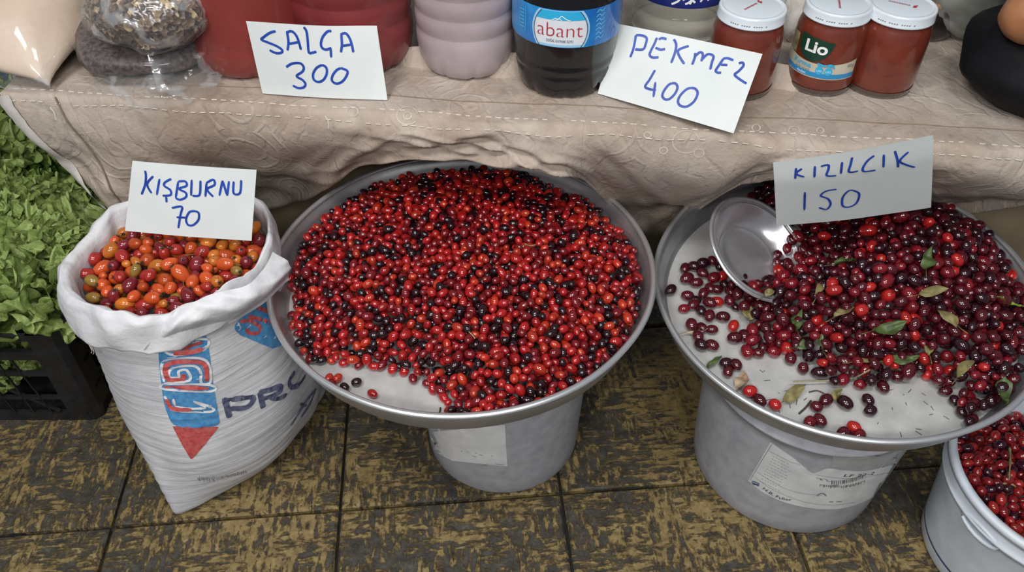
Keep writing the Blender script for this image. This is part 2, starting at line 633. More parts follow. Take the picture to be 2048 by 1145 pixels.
def hit(bvh, px, py, strict=False):
    d = ray(px, py)
    p, n, i, dist = bvh.ray_cast(EYE, d)
    if p is None:
        if strict:
            return None, None
        p, n, i, dist = bvh.find_nearest(EYE + d * 1.42)
    if n.dot(d) > 0:
        n = -n
    return p, n


def ribbon(mb, P, N, w, off, closed=False):
    V, F = [], []
    for i in range(len(P)):
        a, b = P[max(i - 1, 0)], P[min(i + 1, len(P) - 1)]
        t_ = (b - a)
        if t_.length < 1e-9:
            t_ = Vector((1, 0, 0))
        s = N[i].cross(t_.normalized()) * (w / 2)
        # rounded ends
        k = 0.6 if i in (0, len(P) - 1) else 1.0
        V += [P[i] + N[i] * off + s * k, P[i] + N[i] * off - s * k]
    for i in range(len(P) - 1):
        F.append((2 * i, 2 * i + 1, 2 * i + 3, 2 * i + 2))
    mb.add(V, F)


def strokes(name, bvh, lines, w, m, parent, off=0.0006, k=5, conv=None):
    mb = MB()
    for ln in lines:
        pts = [conv(*p) if conv else p for p in ln]
        sm = smoothline([(p[0], p[1], 0) for p in pts], k)
        P, N = [], []
        for q in sm:
            p, n = hit(bvh, q.x, q.y, True)
            if p is None:
                break
            P.append(p)
            N.append(n)
        if len(P) > 1:
            ribbon(mb, P, N, w, off)
    o = mb.build(name, m, parent)
    _local(o, parent)
    return o


def sub(o, part):
    """print that belongs to a label: one level deeper"""
    o.parent = part
    return o


def patch(name, bvh, left, right, m, parent, nu=8, nv=12, off=0.0004):
    """sheet of print between two edge lines"""
    L, Rr = smoothline([(x, y, 0) for x, y in left], 6), smoothline([(x, y, 0) for x, y in right], 6)
    def at(line, t_):
        f = t_ * (len(line) - 1)
        i = min(int(f), len(line) - 2)
        return line[i].lerp(line[i + 1], f - i)
    def fn(u, v_):
        q = at(L, v_).lerp(at(Rr, v_), u)
        p, n = hit(bvh, q.x, q.y)
        return p + n * off
    V, F = gridf(fn, nu, nv)
    o = obj(name, V, F, m, parent)
    _local(o, parent)
    return o


def _local(o, parent):
    """vertices were given in world space: move them into the parent's space"""
    if parent is not None:
        mi = (Matrix.Translation(parent.location) @ parent.rotation_euler.to_matrix().to_4x4()).inverted()
        o.data.transform(mi)


_fontcache = {}


def text_geo(s, bold=0.0):
    if (s, bold) in _fontcache:
        return _fontcache[(s, bold)]
    c = bpy.data.curves.new('t', 'FONT')
    c.body = s
    c.resolution_u = 4
    c.offset = bold
    o = bpy.data.objects.new('t', c)
    COL.objects.link(o)
    dg = bpy.context.evaluated_depsgraph_get()
    me = o.evaluated_get(dg).to_mesh()
    V = [(v.co.x, v.co.y) for v in me.vertices]
    F = [tuple(p.vertices) for p in me.polygons]
    o.evaluated_get(dg).to_mesh_clear()
    bpy.data.objects.remove(o)
    bpy.data.curves.remove(c)
    xs = [v[0] for v in V] or [0]
    V = [(x - min(xs), y) for x, y in V]
    _fontcache[(s, bold)] = (V, F, max(xs) - min(xs))
    return _fontcache[(s, bold)]


def text_on(mb, s, fn, size, u0, v0, bold=0.0, width=None, slant=0.0):
    """lay text on a surface fn(u, v) -> point; u0, v0 the start of the base line"""
    V, F, W = text_geo(s, bold)
    sx = (width / W) if width else size
    mb.add([fn(u0 + x * sx + slant * y * size, v0 + y * size) for x, y in V], F)


# ring motifs woven into the cloth, a little paler than the ground
bvcl = bvh_of(cloth_o)
m_ring = noisy('pale_woven_ring', (0.50, 0.42, 0.355), (0.58, 0.50, 0.44), 60, 0.8)
for px_, py_, r_ in ((1372, 284, 27), (1327, 301, 8), (1588, 263, 11), (1512, 257, 8), (1398, 306, 10), (1295, 270, 7), (815, 232, 21), (815, 232, 8), (705, 224, 11), (1640, 262, 7)):
    strokes('woven_ring', bvcl, [[(px_ + r_ * math.cos(2 * PI * k / 14 + 0.7), py_ + 0.82 * r_ * math.sin(2 * PI * k / 14 + 0.7)) for k in range(13 if r_ > 20 else 15)]], 0.0022, m_ring, cl, 0.0008, 2)

# ------------------------------------------------------------------ buckets
def bucket_prof(r0, r1, h, t=0.004):
    return [(0.001, 0.004), (r0 - 0.012, 0.004), (r0 - 0.010, 0.0), (r0 - 0.003, 0.0), (r0, 0.006), (r0 + (r1 - r0) * .5, h * .5), (r1 - 0.001, h - 0.045), (r1 + 0.004, h - 0.043), (r1 + 0.004, h - 0.038),
            (r1, h - 0.036), (r1, h - 0.012)], [(r1 + 0.001, h - 0.014), (r1 + 0.0065, h - 0.012), (r1 + 0.007, h - 0.003), (r1 + 0.004, h), (r1 - t, h), (r1 - t - 0.001, h - 0.012), (r1 - t - (r1 - r0) * .5, h * .5), (r0 - t, 0.012), (0.001, 0.012)]


def make_bucket(label, c, r0, r1, h, m):
    b = thing('plastic_bucket', label, 'bucket', (c[0], c[1], 0))
    pa, pb = bucket_prof(r0, r1, h)
    wob = lambda a, r, z: r + 0.0008 * nz(math.cos(a) * 3, math.sin(a) * 3, z * 12)
    # extra rings for a smooth wall
    prof = []
    for i in range(len(pa) - 1):
        k = 5 if abs(pa[i + 1][1] - pa[i][1]) > 0.05 else 1
        for q in range(k):
            prof.append((pa[i][0] + (pa[i + 1][0] - pa[i][0]) * q / k, pa[i][1] + (pa[i + 1][1] - pa[i][1]) * q / k))
    prof.append(pa[-1])
    body = obj('body', *lathe(prof, 72, rad=wob), m, b)
    obj('rim', *lathe(pb, 72), m, b)
    return b, body


B1C, B2C = (-0.017, 0.947), (0.505, 0.893)
b1, b1body = make_bucket('grey plastic bucket with a torn blank label, under the heaped bright red tray', B1C, 0.140, 0.153, 0.346, M['bucket'])
bv1 = bvh_of(b1body)
patch('label', bv1, [(846, 866), (868, 900), (905, 922)], [(1010, 850), (1012, 890), (1015, 933)], M['sticker'], b1, 16, 8, 0.0006)['label'] = 'torn blank white paper label'
mb = MB()
for q in ((945, 912, 8), (958, 909, 7), (935, 903, 3), (982, 911, 4), (922, 902, 3), (950, 905, 4), (990, 928, 18), (965, 930, 10)):
    P, N = zip(*[hit(bv1, q[0] + q[2] * k / 3, q[1] + 0.6 * k) for k in range(4)])
    ribbon(mb, list(P), list(N), 0.0014, 0.001)
o = mb.build('dirt_mark', M['print_grey'], b1)
_local(o, b1)
# pale bail bracket that stands off the right side of the bucket under the tray
mb = MB()
def flap_fn(u, v_):
    a = R_(-34) + R_(48) * u
    r = 0.157 + 0.050 * u ** 0.8
    return Vector((r * math.cos(a), r * math.sin(a), 0.325 - 0.075 * v_ * (1 - 0.45 * u)))
V, F = gridf(flap_fn, 12, 6)
V2 = [v * 1.0 + Vector((0.003, 0, 0)) for v in V]
n = len(V)
mb.add(V, F).add(V2, [f[::-1] for f in F])
mb.build('side_bracket', M['bucket_white'], b1, True)

b2, b2body = make_bucket('grey plastic bucket with a torn printed shipping label, under the dark cherry tray', B2C, 0.165, 0.182, 0.300, M['bucket'])
bv2 = bvh_of(b2body)
cv = lambda x, y: (1360 + x * 500 / 1762, 820 + y * 500 / 1762)
# the torn sticker: drawn between its torn upper edge and its lower edge
top_e = [cv(*p) for p in ((638, 228), (700, 270), (780, 325), (850, 380), (890, 415), (935, 445), (990, 430), (1045, 412), (1150, 425), (1270, 432), (1400, 412), (1520, 378), (1600, 345))]
bot_e = [cv(*p) for p in ((482, 500), (560, 565), (640, 612), (720, 645), (800, 670), (900, 690), (980, 700), (1060, 700), (1140, 695), (1220, 675), (1300, 645), (1380, 605), (1440, 560))]
st = patch('label', bv2, top_e, bot_e, M['sticker'], b2, 10, 48, 0.0005)
st['label'] = 'torn white printed shipping label'
old = patch('label_remnant', bv2, [cv(1075, 300), cv(1075, 350), cv(1060, 405)], [cv(1580, 345), cv(1500, 370), cv(1440, 395)], noisy('old_glue', (0.36, 0.355, 0.36), (0.42, 0.415, 0.41), 40, 0.7), b2, 12, 5, 0.0004)
# printed frame lines, text rows, bar code and writing
sub(strokes('frame_line', bv2, [[(650, 240), (600, 320), (540, 420), (495, 498)], [(625, 285), (700, 325), (780, 365), (850, 385)], [(540, 430), (640, 500), (760, 560), (880, 590), (1000, 600)],
                            [(525, 470), (620, 540), (720, 590), (850, 640), (980, 665), (1100, 668), (1230, 650)], [(960, 455), (1100, 478), (1250, 478), (1400, 455), (1480, 440)]], 0.0007, M['print_grey'], b2, 0.0011, 6, cv), st)
rows_ = []
rg = random.Random(3)
for i in range(11):
    x0, y0 = 655 - i * 9, 325 + i * 17.5
    x = 0
    L = rg.uniform(95, 150)
    while x < L:
        w = rg.uniform(7, 20)
        rows_.append([(x0 + x, y0 + x * 0.5), (x0 + x + w, y0 + (x + w) * 0.5)])
        x += w + rg.uniform(4, 9)
sub(strokes('small_print', bv2, rows_, 0.0011, M['print_grey'], b2, 0.0011, 2, cv), st)
bars = []
x = 0
while x < 330:
    f = x / 330
    yy = 478 + 22 * math.sin(f * 2.6) - 40 * f * f
    if f > 0.32:
        bars.append([(960 + x, yy + 4), (956 + x, yy + 34)])
    else:
        bars.append([(960 + x, yy + rg.uniform(-6, 14)), (970 + x, yy + rg.uniform(-4, 16))])
    bars.append([(990 + x * .95, yy + 42), (986 + x * .95, yy + 60 + rg.uniform(-8, 4))])
    x += rg.uniform(7, 15)
sub(strokes('bar_code', bv2, bars, 0.0010, M['print_black'], b2, 0.0011, 2, cv), st)


def bucket_text(s, bvh, pts, height, m, parent, name='lettering', bold=0.0):
    """text along a base line read on the surface"""
    ln = smoothline([(x, y, 0) for x, y in pts], 6)
    P, N = zip(*[hit(bvh, q.x, q.y) for q in ln])
    L = [0]
    for i in range(1, len(P)):
        L.append(L[-1] + (P[i] - P[i - 1]).length)
    def fn(u, v_):
        i = 0
        while i < len(L) - 2 and L[i + 1] < u:
            i += 1
        f = (u - L[i]) / max(L[i + 1] - L[i], 1e-6)
        p = P[i].lerp(P[i + 1], f)
        t_ = (P[i + 1] - P[i]).normalized()
        n_ = N[i].lerp(N[i + 1], f).normalized()
        up_ = n_.cross(t_)
        if up_.z < 0:
            up_ = -up_
        return p + up_ * v_ + n_ * 0.0012
    mb = MB()
    text_on(mb, s, fn, height, 0, 0, bold, width=L[-1])
    o = mb.build(name, m, parent)
    _local(o, parent)
    return o


sub(bucket_text('H.B. Fuller', bv2, [cv(582, 555), cv(640, 595), cv(715, 630), cv(790, 640)], 0.0105, M['print_black'], b2), st)
sub(bucket_text('LF 22-2', bv2, [cv(1150, 468), cv(1250, 470), cv(1360, 452)], 0.0105, M['print_black'], b2), st)
sub(strokes('logo', bv2, [[(508, 500), (535, 508), (562, 520)], [(505, 508), (532, 520), (562, 528)], [(512, 520), (540, 528), (558, 536)]], 0.0022, M['print_navy'], b2, 0.0012, 3, cv), st)
for q in ([(965, 605), (985, 590), (1010, 588), (1030, 605)], [(1060, 535), (1095, 530), (1120, 528)], [(1050, 645), (1080, 648)], [(1100, 645), (1140, 645)]):
    sub(strokes('stamp', bv2, [q], 0.0028, M['print_grey'], b2, 0.0011, 3, cv), st)

# ------------------------------------------------------------------ round trays
def make_tray(label, c, z_rim, R, tilt):
    s = R / 0.3103
    n = Vector((-tilt[0], -tilt[1], 1)).normalized()
    rot = n.to_track_quat('Z', 'X')
    xa = (Vector((1, 0, 0)) - n * n.x).normalized()
    rm = Matrix((xa, n.cross(xa), n)).transposed()
    rootloc = Vector((c[0], c[1], z_rim)) - n * (0.052 * s)
    t_ = thing('round_tray', label, 'tray', rootloc)
    t_.rotation_euler = rm.to_euler()
    dent = lambda a, r, z: r + 0.0015 * nz(math.cos(a) * 2.5, math.sin(a) * 2.5, z * 9)
    obj('tray_floor', *lathe([(0.0005, 0), (0.06 * s, 0), (0.14 * s, 0), (0.22 * s, 0), (0.283 * s, 0.0)], 96), M['alu_floor'], t_)
    wall = [(0.283, 0.0), (0.287, 0.0012), (0.291, 0.006), (0.297, 0.027), (0.3035, 0.049), (0.3055, 0.049), (0.299, 0.027), (0.293, 0.004), (0.288, -0.0015), (0.283, -0.0025), (0.2, -0.0025), (0.0005, -0.0025)]
    obj('tray_wall', *lathe([(r * s, z * s) for r, z in wall], 120, rad=dent), M['alu'], t_)
    rr, rz, tr = 0.3053, 0.0492, 0.0050
    prof = [((rr + tr * math.cos(k * PI / 6)) * s, (rz + tr * 0.8 * math.sin(k * PI / 6)) * s) for k in range(13)]
    obj('rolled_rim', *lathe(prof, 120, rad=dent), M['alu_rim'], t_)
    return t_, Matrix.Translation(rootloc) @ rm.to_4x4(), s


tray1, MT1, S1 = make_tray('round aluminium tray heaped with bright red berries, between sack and bowl tray', (-0.080, 0.982), 0.40, 0.3103, (0.0, 0.0))
tray2, MT2, S2 = make_tray('round aluminium tray half covered with dark cherries, holding a steel dish', (0.535, 0.967), 0.37, 0.303, (0.052, 0.058))
MT1i, MT2i = MT1.inverted(), MT2.inverted()


def on_tray(MT, MTi, px, py, h=0.0):
    """point of the tray floor (raised by h) seen along a view ray, in the tray's own space"""
    d = MTi.to_3x3() @ ray(px, py)
    e = MTi @ EYE
    return e + d * ((h - e.z) / d.z)


# ------------------------------------------------------------------ fruit
def fruit_mesh(name, color, m, seg=10, rings=8, egg=0.0, tip=(0.03, 0.015, 0.01), wob=0.03, seed=0):
    V, F, C = [], [], []
    rg = random.Random(seed)
    for j in range(rings + 1):
        t_ = PI * j / rings
        x = math.cos(t_)
        r = math.sin(t_) * (1 + egg * x)
        if j == 0:
            x -= 0.10
        for k in range(seg if 0 < j < rings else 1):
            a = 2 * PI * k / seg
            w = 1 + wob * nz(x * 2 + seed * 3.1, math.cos(a) * 1.5, math.sin(a) * 1.5)
            V.append((x * 0.5, r * math.cos(a) * 0.5 * w, r * math.sin(a) * 0.5 * w))
            f = 0.9 + 0.2 * rg.random()
            c = tip if j == 0 else tuple(min(q * f, 1) for q in color)
            C.append((*c, 1.0))
    idx = lambda j, k: 0 if j == 0 else (1 + (rings - 1) * seg if j == rings else 1 + (j - 1) * seg + k % seg)
    for j in range(rings):
        for k in range(seg):
            if j == 0:
                F.append((0, idx(1, k), idx(1, k + 1)))
            elif j == rings - 1:
                F.append((idx(j, k), idx(rings, 0), idx(j, k + 1)))
            else:
                F.append((idx(j, k), idx(j + 1, k), idx(j + 1, k + 1), idx(j, k + 1)))
    me = mesh(name, V, F)
    at = me.color_attributes.new('Col', 'FLOAT_COLOR', 'POINT')
    at.data.foreach_set('color', [q for c in C for q in c])
    me.materials.append(m)
    return me


def stuff_mesh(name, me_list, mats4, picks, m):
    """join many fruit into one mesh with numpy"""
    data = []
    for me in me_list:
        n = len(me.vertices)
        v = np.empty(n * 3)
        me.vertices.foreach_get('co', v)
        c = np.empty(n * 4)
        me.color_attributes['Col'].data.foreach_get('color', c)
        data.append((np.c_[v.reshape(-1, 3), np.ones(n)], c.reshape(-1, 4), [tuple(p.vertices) for p in me.polygons]))
    VS, CS, FS, n = [], [], [], 0
    for mt, k in zip(mats4, picks):
        v, c, f = data[k]
        VS.append((v @ np.array(mt).T)[:, :3])
        CS.append(c)
        FS += [tuple(i + n for i in q) for q in f]
        n += len(v)
    me = bpy.data.meshes.new(name)
    me.from_pydata(np.concatenate(VS).tolist(), [], FS)
    me.polygons.foreach_set('use_smooth', [True] * len(me.polygons))
    at = me.color_attributes.new('Col', 'FLOAT_COLOR', 'POINT')
    at.data.foreach_set('color', np.concatenate(CS).ravel())
    me.materials.append(m)
    me.update()
    return me


def deposit(target, inside, X, Y, res, sizes, seed, wall=None, core=3.0, tries=14, maxn=6000):
    """let fruit settle one by one until the heap reaches its height; target: height field"""
    rg = np.random.default_rng(seed)
    rmean = sizes[0]
    Hm = np.maximum(0.0, target - core * 2 * rmean)
    Hm[~inside] = 0.0
    out = []
    n = X.shape[0]
    fails = 0
    cells = None
    cnt = 0
    while fails < 260 and len(out) < maxn:
        if cells is None or cnt % 40 == 0:
            cells = np.argwhere(inside & (target - Hm > rmean * 0.75))
            if len(cells) == 0:
                break
        cnt += 1
        r = max(rmean * 0.65, rg.normal(rmean, sizes[1]))
        k = int(r / res) + 1
        best = None
        for q in range(tries):
            i, j = cells[rg.integers(len(cells))]
            if i < k or j < k or i >= n - k or j >= n - k:
                continue
            sub = Hm[i - k:i + k + 1, j - k:j + k + 1]
            d2 = ((np.arange(-k, k + 1) * res)[:, None] ** 2 + (np.arange(-k, k + 1) * res)[None] ** 2)
            ok = d2 < r * r
            prof = np.sqrt(np.maximum(r * r - d2, 0))
            z = (sub + prof)[ok].max()
            if wall is not None and not wall(X[i, j], Y[i, j], z, r):
                continue
            if best is None or z < best[0]:
                best = (z, i, j, prof, ok, k)
        if best is None:
            fails += 1
            continue
        z, i, j, prof, ok, k = best
        if z + 0.3 * r > target[i, j] + r * 0.9:
            fails += 1
            inside[i, j] = False
            continue
        fails = 0
        sub = Hm[i - k:i + k + 1, j - k:j + k + 1]
        sub[ok] = np.maximum(sub[ok], z + prof[ok])
        out.append((X[i, j] + rg.uniform(-.5, .5) * res, Y[i, j] + rg.uniform(-.5, .5) * res, z, r))
    vis = []
    for x, y, z, r in out:
        i, j = int(round((y - Y[0, 0]) / res)), int(round((x - X[0, 0]) / res))
        vis.append(Hm[i, j] <= z + r + r * 0.45)
    return out, vis


def poly_mask(X, Y, poly):
    ins = np.zeros(X.shape, bool)
    n = len(poly)
    for i in range(n):
        x1, y1 = poly[i]
        x2, y2 = poly[(i + 1) % n]
        c = ((y1 > Y) != (y2 > Y))
        ins ^= c & (X < (x2 - x1) * (Y - y1) / (y2 - y1 + 1e-12) + x1)
    return ins


def line_dist(X, Y, line):
    D = np.full(X.shape, 9.0)
    for (x1, y1), (x2, y2) in zip(line[:-1], line[1:]):
        dx, dy = x2 - x1, y2 - y1
        t_ = np.clip(((X - x1) * dx + (Y - y1) * dy) / (dx * dx + dy * dy + 1e-12), 0, 1)
        D = np.minimum(D, np.hypot(X - x1 - t_ * dx, Y - y1 - t_ * dy))
    return D


def fruit_matrix(MT, p, L, W, rg, tilt=0.5, flat=False):
    rz = rg.uniform(0, 2 * PI)
    ry = 0.0 if flat else rg.gauss(0, tilt)
    return MT @ Matrix.Translation(p) @ Matrix.Rotation(rz, 4, 'Z') @ Matrix.Rotation(ry, 4, 'Y') @ Matrix.Rotation(rg.uniform(0, 2 * PI), 4, 'X') @ Matrix.Diagonal((L, W, W, 1))


def palette_meshes(name, pal, m, egg=0.0, n=3, **kw):
    """n shapes of each colour; pal = [(share, rgb, word)]"""
    out = []
    for i, (s, c, w) in enumerate(pal):
        for k in range(n):
            rg = random.Random(i * 9 + k)
            f = rg.uniform(0.8, 1.2)
            out.append((s / n, fruit_mesh(name, tuple(min(q * f, 1) for q in c), m, egg=egg, seed=i * 7 + k, **kw), w))
    return out


def pick(pm, rg):
    x = rg.random() * sum(p[0] for p in pm)
    for i, p in enumerate(pm):
        x -= p[0]
        if x <= 0:
            return i
    return len(pm) - 1


def place_fruit(name, items, vis, MT, pm, m, labels, group, cat, asp, limit, seed, stuff_label, parts=None):
    """nearest visible fruit become things of their own, the rest one heap"""
    rg = random.Random(seed)
    rec = []
    for (x, y, z, r), v in zip(items, vis):
        p = Vector((x, y, z))
        W = 2 * r * rg.uniform(0.92, 1.02)
        mt = fruit_matrix(MT, p, W * rg.uniform(*asp), W, rg)
        rec.append((v, (MT @ p - EYE).length, mt, pick(pm, rg)))
    order = sorted([i for i, q in enumerate(rec) if q[0]], key=lambda i: rec[i][1])[:limit]
    sel = set(order)
    for i in order:
        v, d, mt, k = rec[i]
        o = link(name, pm[k][1])
        o.matrix_world = mt
        tag(o, labels(pm[k][2]), cat, group(pm[k][2]))
        if parts:
            parts(o, rg)
    rest = [i for i in range(len(rec)) if i not in sel]
    if rest:
        me = stuff_mesh(name + '_heap', [q[1] for q in pm], [rec[i][2] for i in rest], [rec[i][3] for i in rest], m)
        tag(link(name + '_heap', me), stuff_label, 'fruit heap', None, 'stuff')


def loose_fruit(name, MT, MTi, pm, spots, labels, group, cat, W0, asp, seed):
    rg = random.Random(seed)
    for px, py in spots:
        W = W0 * rg.uniform(0.88, 1.12)
        p = on_tray(MT, MTi, px, py, W * 0.5)
        k = pick(pm, rg)
        o = link(name, pm[k][1])
        o.matrix_world = fruit_matrix(MT, p, W * rg.uniform(*asp), W, rg, flat=True)
        tag(o, labels(pm[k][2]), cat, group(pm[k][2]))


M['berry'] = attr_mat('red_berry_skin', 0.13, 0.0, 0.8, 0.0, 200, 0.6)
M['cherry'] = attr_mat('dark_cherry_skin', 0.13, 0.0, 0.8, 0.0, 200, 0.6)
M['hip'] = attr_mat('rose_hip_skin', 0.18, 0.0, 0.6, 0.0, 120, 0.62)

# tray 1: bright red berries
RES = 0.0025
ax = np.arange(-0.31, 0.31, RES)
X, Y = np.meshgrid(ax, ax)
RR = np.hypot(X, Y)
heap_edge = [(560, 520), (584, 600), (586, 660), (602, 702), (628, 735), (668, 733), (720, 742), (770, 745), (835, 772), (880, 790), (897, 815), (905, 850), (905, 900)]
line = [on_tray(MT1, MT1i, *p)[:2] for p in heap_edge]
bare = poly_mask(X, Y, line + [(-0.1, -0.6), (-0.8, -0.6), (-0.8, 0.1)])
D = line_dist(X, Y, line)
corner = on_tray(MT1, MT1i, 1165, 362, 0.02)
Dc = np.hypot(X - corner.x, Y - corner.y)
dome = 0.020 + 0.060 * np.clip(1 - (RR / 0.30) ** 2, 0, 1) ** 0.8 + 0.004 * np.sin(X * 31) * np.cos(Y * 27)
target = np.minimum(dome, 0.008 + D * 0.62)
target = np.minimum(target, 0.002 + np.maximum(Dc - 0.035, 0) * 0.8)
inside = (~bare) & (RR < 0.287) & (target > 0.006)
wall1 = lambda x, y, z, r: math.hypot(x, y) < 0.288 + 0.28 * z - r
items1, vis1 = deposit(target, inside.copy(), X, Y, RES, (0.0066, 0.0007), 1, wall1, core=1.9, maxn=5200)
PAL1 = [(0.33, (0.38, 0.012, 0.012), 'bright red'), (0.30, (0.20, 0.008, 0.012), 'crimson'), (0.11, (0.50, 0.035, 0.014), 'orange red'), (0.26, (0.020, 0.005, 0.008), 'nearly black')]
pm1 = palette_meshes('red_berry', PAL1, M['berry'])
place_fruit('red_berry', items1, vis1, MT1, pm1, M['berry'], lambda w: w + ' glossy berry at the near side of the heap on the fully heaped tray',
            lambda w: w + ' berries in the heaped tray', 'berry', (1.18, 1.5), 292, 5, 'mixed red and black berries filling the fully heaped round tray')
loose_fruit('red_berry', MT1, MT1i, [p for p in pm1 if p[2] != 'nearly black'], [(658, 757), (675, 757), (664, 768), (745, 788), (900, 822), (887, 795)], lambda w: w + ' berry lying loose on the bare front of the heaped tray',
            lambda w: 'loose ' + w + ' berries on the heaped tray', 'berry', 0.0135, (1.3, 1.5), 8)
loose_fruit('red_berry', MT1, MT1i, [p for p in pm1 if p[2] == 'nearly black'], [(689, 775), (713, 765), (781, 822)], lambda w: w + ' berry lying loose on the bare front of the heaped tray',
            lambda w: 'loose ' + w + ' berries on the heaped tray', 'berry', 0.0135, (1.2, 1.4), 9)

# tray 2: dark cherries
heap_edge = [(1440, 330), (1478, 372), (1492, 420), (1560, 452), (1597, 482), (1562, 535), (1520, 580), (1470, 560), (1445, 580), (1462, 625), (1500, 645), (1492, 690), (1520, 712), (1565, 718), (1600, 742), (1650, 772), (1700, 775), (1745, 792),
             (1800, 768), (1860, 768), (1892, 795), (1908, 835), (1950, 870), (1960, 960)]
line = [on_tray(MT2, MT2i, *p)[:2] for p in heap_edge]
bare = poly_mask(X, Y, line + [(0.0, -0.8), (-0.8, -0.8), (-0.8, 0.5), (-0.3, 0.6)])
D = line_dist(X, Y, line)
dome = 0.026 + 0.082 * np.clip(1 - (np.hypot(X - 0.05, Y - 0.05) / 0.27) ** 2, 0, 1) ** 0.9 + 0.005 * np.sin(X * 33 + 1) * np.cos(Y * 24)
target = np.minimum(dome, 0.012 + D * 0.55)
inside = (~bare) & (RR < 0.278)
wall2 = lambda x, y, z, r: math.hypot(x, y) < 0.280 + 0.28 * z - r
items2, vis2 = deposit(target, inside.copy(), X, Y, RES, (0.0088, 0.0011), 2, wall2, core=1.9, maxn=3000)
PAL2 = [(0.46, (0.085, 0.006, 0.012), 'dark maroon'), (0.30, (0.030, 0.005, 0.010), 'purple black'), (0.17, (0.20, 0.008, 0.015), 'deep red'), (0.07, (0.48, 0.018, 0.016), 'bright red')]
pm2 = palette_meshes('dark_cherry', PAL2, M['cherry'])
place_fruit('dark_cherry', items2, vis2, MT2, pm2, M['cherry'], lambda w: w + ' cherry in the heap on the tray with the steel dish',
            lambda w: w + ' cherries heaped by the steel dish', 'cherry', (1.12, 1.42), 240, 6, 'dark cherries heaped at the back of the tray with the steel dish')
loose_fruit('dark_cherry', MT2, MT2i, pm2, [(1342, 580), (1370, 537), (1388, 533), (1374, 557), (1393, 566), (1406, 527), (1424, 522), (1440, 533), (1375, 592), (1390, 601), (1407, 587), (1420, 577), (1368, 618), (1387, 610), (1402, 622),
                                            (1419, 632), (1434, 604), (1383, 650), (1404, 656), (1424, 660), (1396, 673), (1446, 634), (1467, 652), (1470, 676), (1488, 672), (1420, 606), (1446, 552), (1428, 556),
                                            (1402, 690), (1424, 691), (1494, 704), (1516, 707), (1452, 727), (1472, 730), (1456, 744), (1500, 783), (1519, 801), (1550, 810), (1633, 814), (1652, 801), (1640, 841), (1619, 846),
                                            (1690, 806), (1736, 801), (1741, 822), (1708, 855), (1687, 868), (1718, 872), (1405, 547), (1434, 580)], lambda w: w + ' cherry lying apart on the bare metal of the dish tray',
            lambda w: 'loose ' + w + ' cherries on the dish tray', 'cherry', 0.0185, (1.15, 1.35), 12)

# ------------------------------------------------------------------ steel dish in the dark tray
dn = Vector((0.40, -0.30, 0.86)).normalized()
dx_ = (Vector((1, 0, 0)) - dn * dn.x).normalized()
drm = Matrix((dx_, dn.cross(dx_), dn)).transposed()
dc = aty(1519, 497, 1.04)
DS = 1.17
dish = thing('steel_dish', 'shallow round stainless steel dish tipped on the dark cherries', 'dish', dc - dn * 0.030 * DS)
dish.scale = (DS, DS, DS)
dish.rotation_euler = drm.to_euler()
prof = [(0.0005, 0.0), (0.030, 0.0), (0.046, 0.0), (0.0475, 0.0016), (0.049, 0.002), (0.052, 0.003), (0.060, 0.009), (0.068, 0.020), (0.073, 0.0285), (0.0745, 0.0305), (0.0765, 0.0295), (0.0815, 0.0305)]
obj('bowl', *lathe(prof + [(r, z - 0.0012) for r, z in prof[::-1]], 80), M['steel'], dish)
rp = [(0.0825 + 0.0032 * math.cos(k * PI / 4), 0.0300 + 0.0026 * math.sin(k * PI / 4)) for k in range(9)]
obj('rim', *lathe(rp, 80), M['steel'], dish)
# cherries that slid into the dish
rg = random.Random(31)
for i in range(17):
    a = R_(rg.uniform(-62, 28))
    rr = rg.uniform(0.040, 0.074)
    zz = interp(rr, [0.046, 0.052, 0.060, 0.068, 0.073], [0.0, 0.003, 0.009, 0.020, 0.0285])
    W = 0.0175 * rg.uniform(0.9, 1.1)
    k = pick(pm2, rg)
    o = link('dark_cherry', pm2[k][1])
    md = Matrix.Translation(dish.location) @ drm.to_4x4()
    o.matrix_world = fruit_matrix(md, Vector((rr * math.cos(a), rr * math.sin(a), zz + W * 0.62)) * DS, W * 1.25, W, rg, 0.3)
    tag(o, pm2[k][2] + ' cherry that slid into the lower side of the steel dish', 'cherry', pm2[k][2] + ' cherries inside the steel dish')

# ------------------------------------------------------------------ leaves and twigs among the fruit
def leaf_mesh(name, L, W, m, curl=0.3, seed=0, fold=0.25):
    def fn(u, v_):
        w = W * math.sin(PI * min(v_ * 0.96 + 0.02, 1)) ** 0.75 * (1 - 0.25 * v_)
        x = (u - 0.5) * w
        z = abs(u - 0.5) * fold * w + curl * L * (v_ - 0.4) ** 2 * (1 if seed % 2 else -0.6) + 0.34 * W * nz(u * 2.2 + seed, v_ * 3.4, seed) + 0.5 * W * math.sin(v_ * 3 + seed) * (u - 0.5) * 0.8
        return Vector((x + 0.08 * L * math.sin(v_ * 2.5 + seed), L * (v_ - 0.5), z))
    V, F = gridf(fn, 6, 9)
    mb = MB().add(V, F)
    mb.tube([fn(0.5, 0.0), fn(0.5, 0.0) + Vector((0.002, -0.012, 0.001)), fn(0.5, 0) + Vector((0.003, -0.020, 0.003))], 0.0007, 5)
    me = mesh(name, mb.v, mb.f)
    me.materials.append(m)
    return me


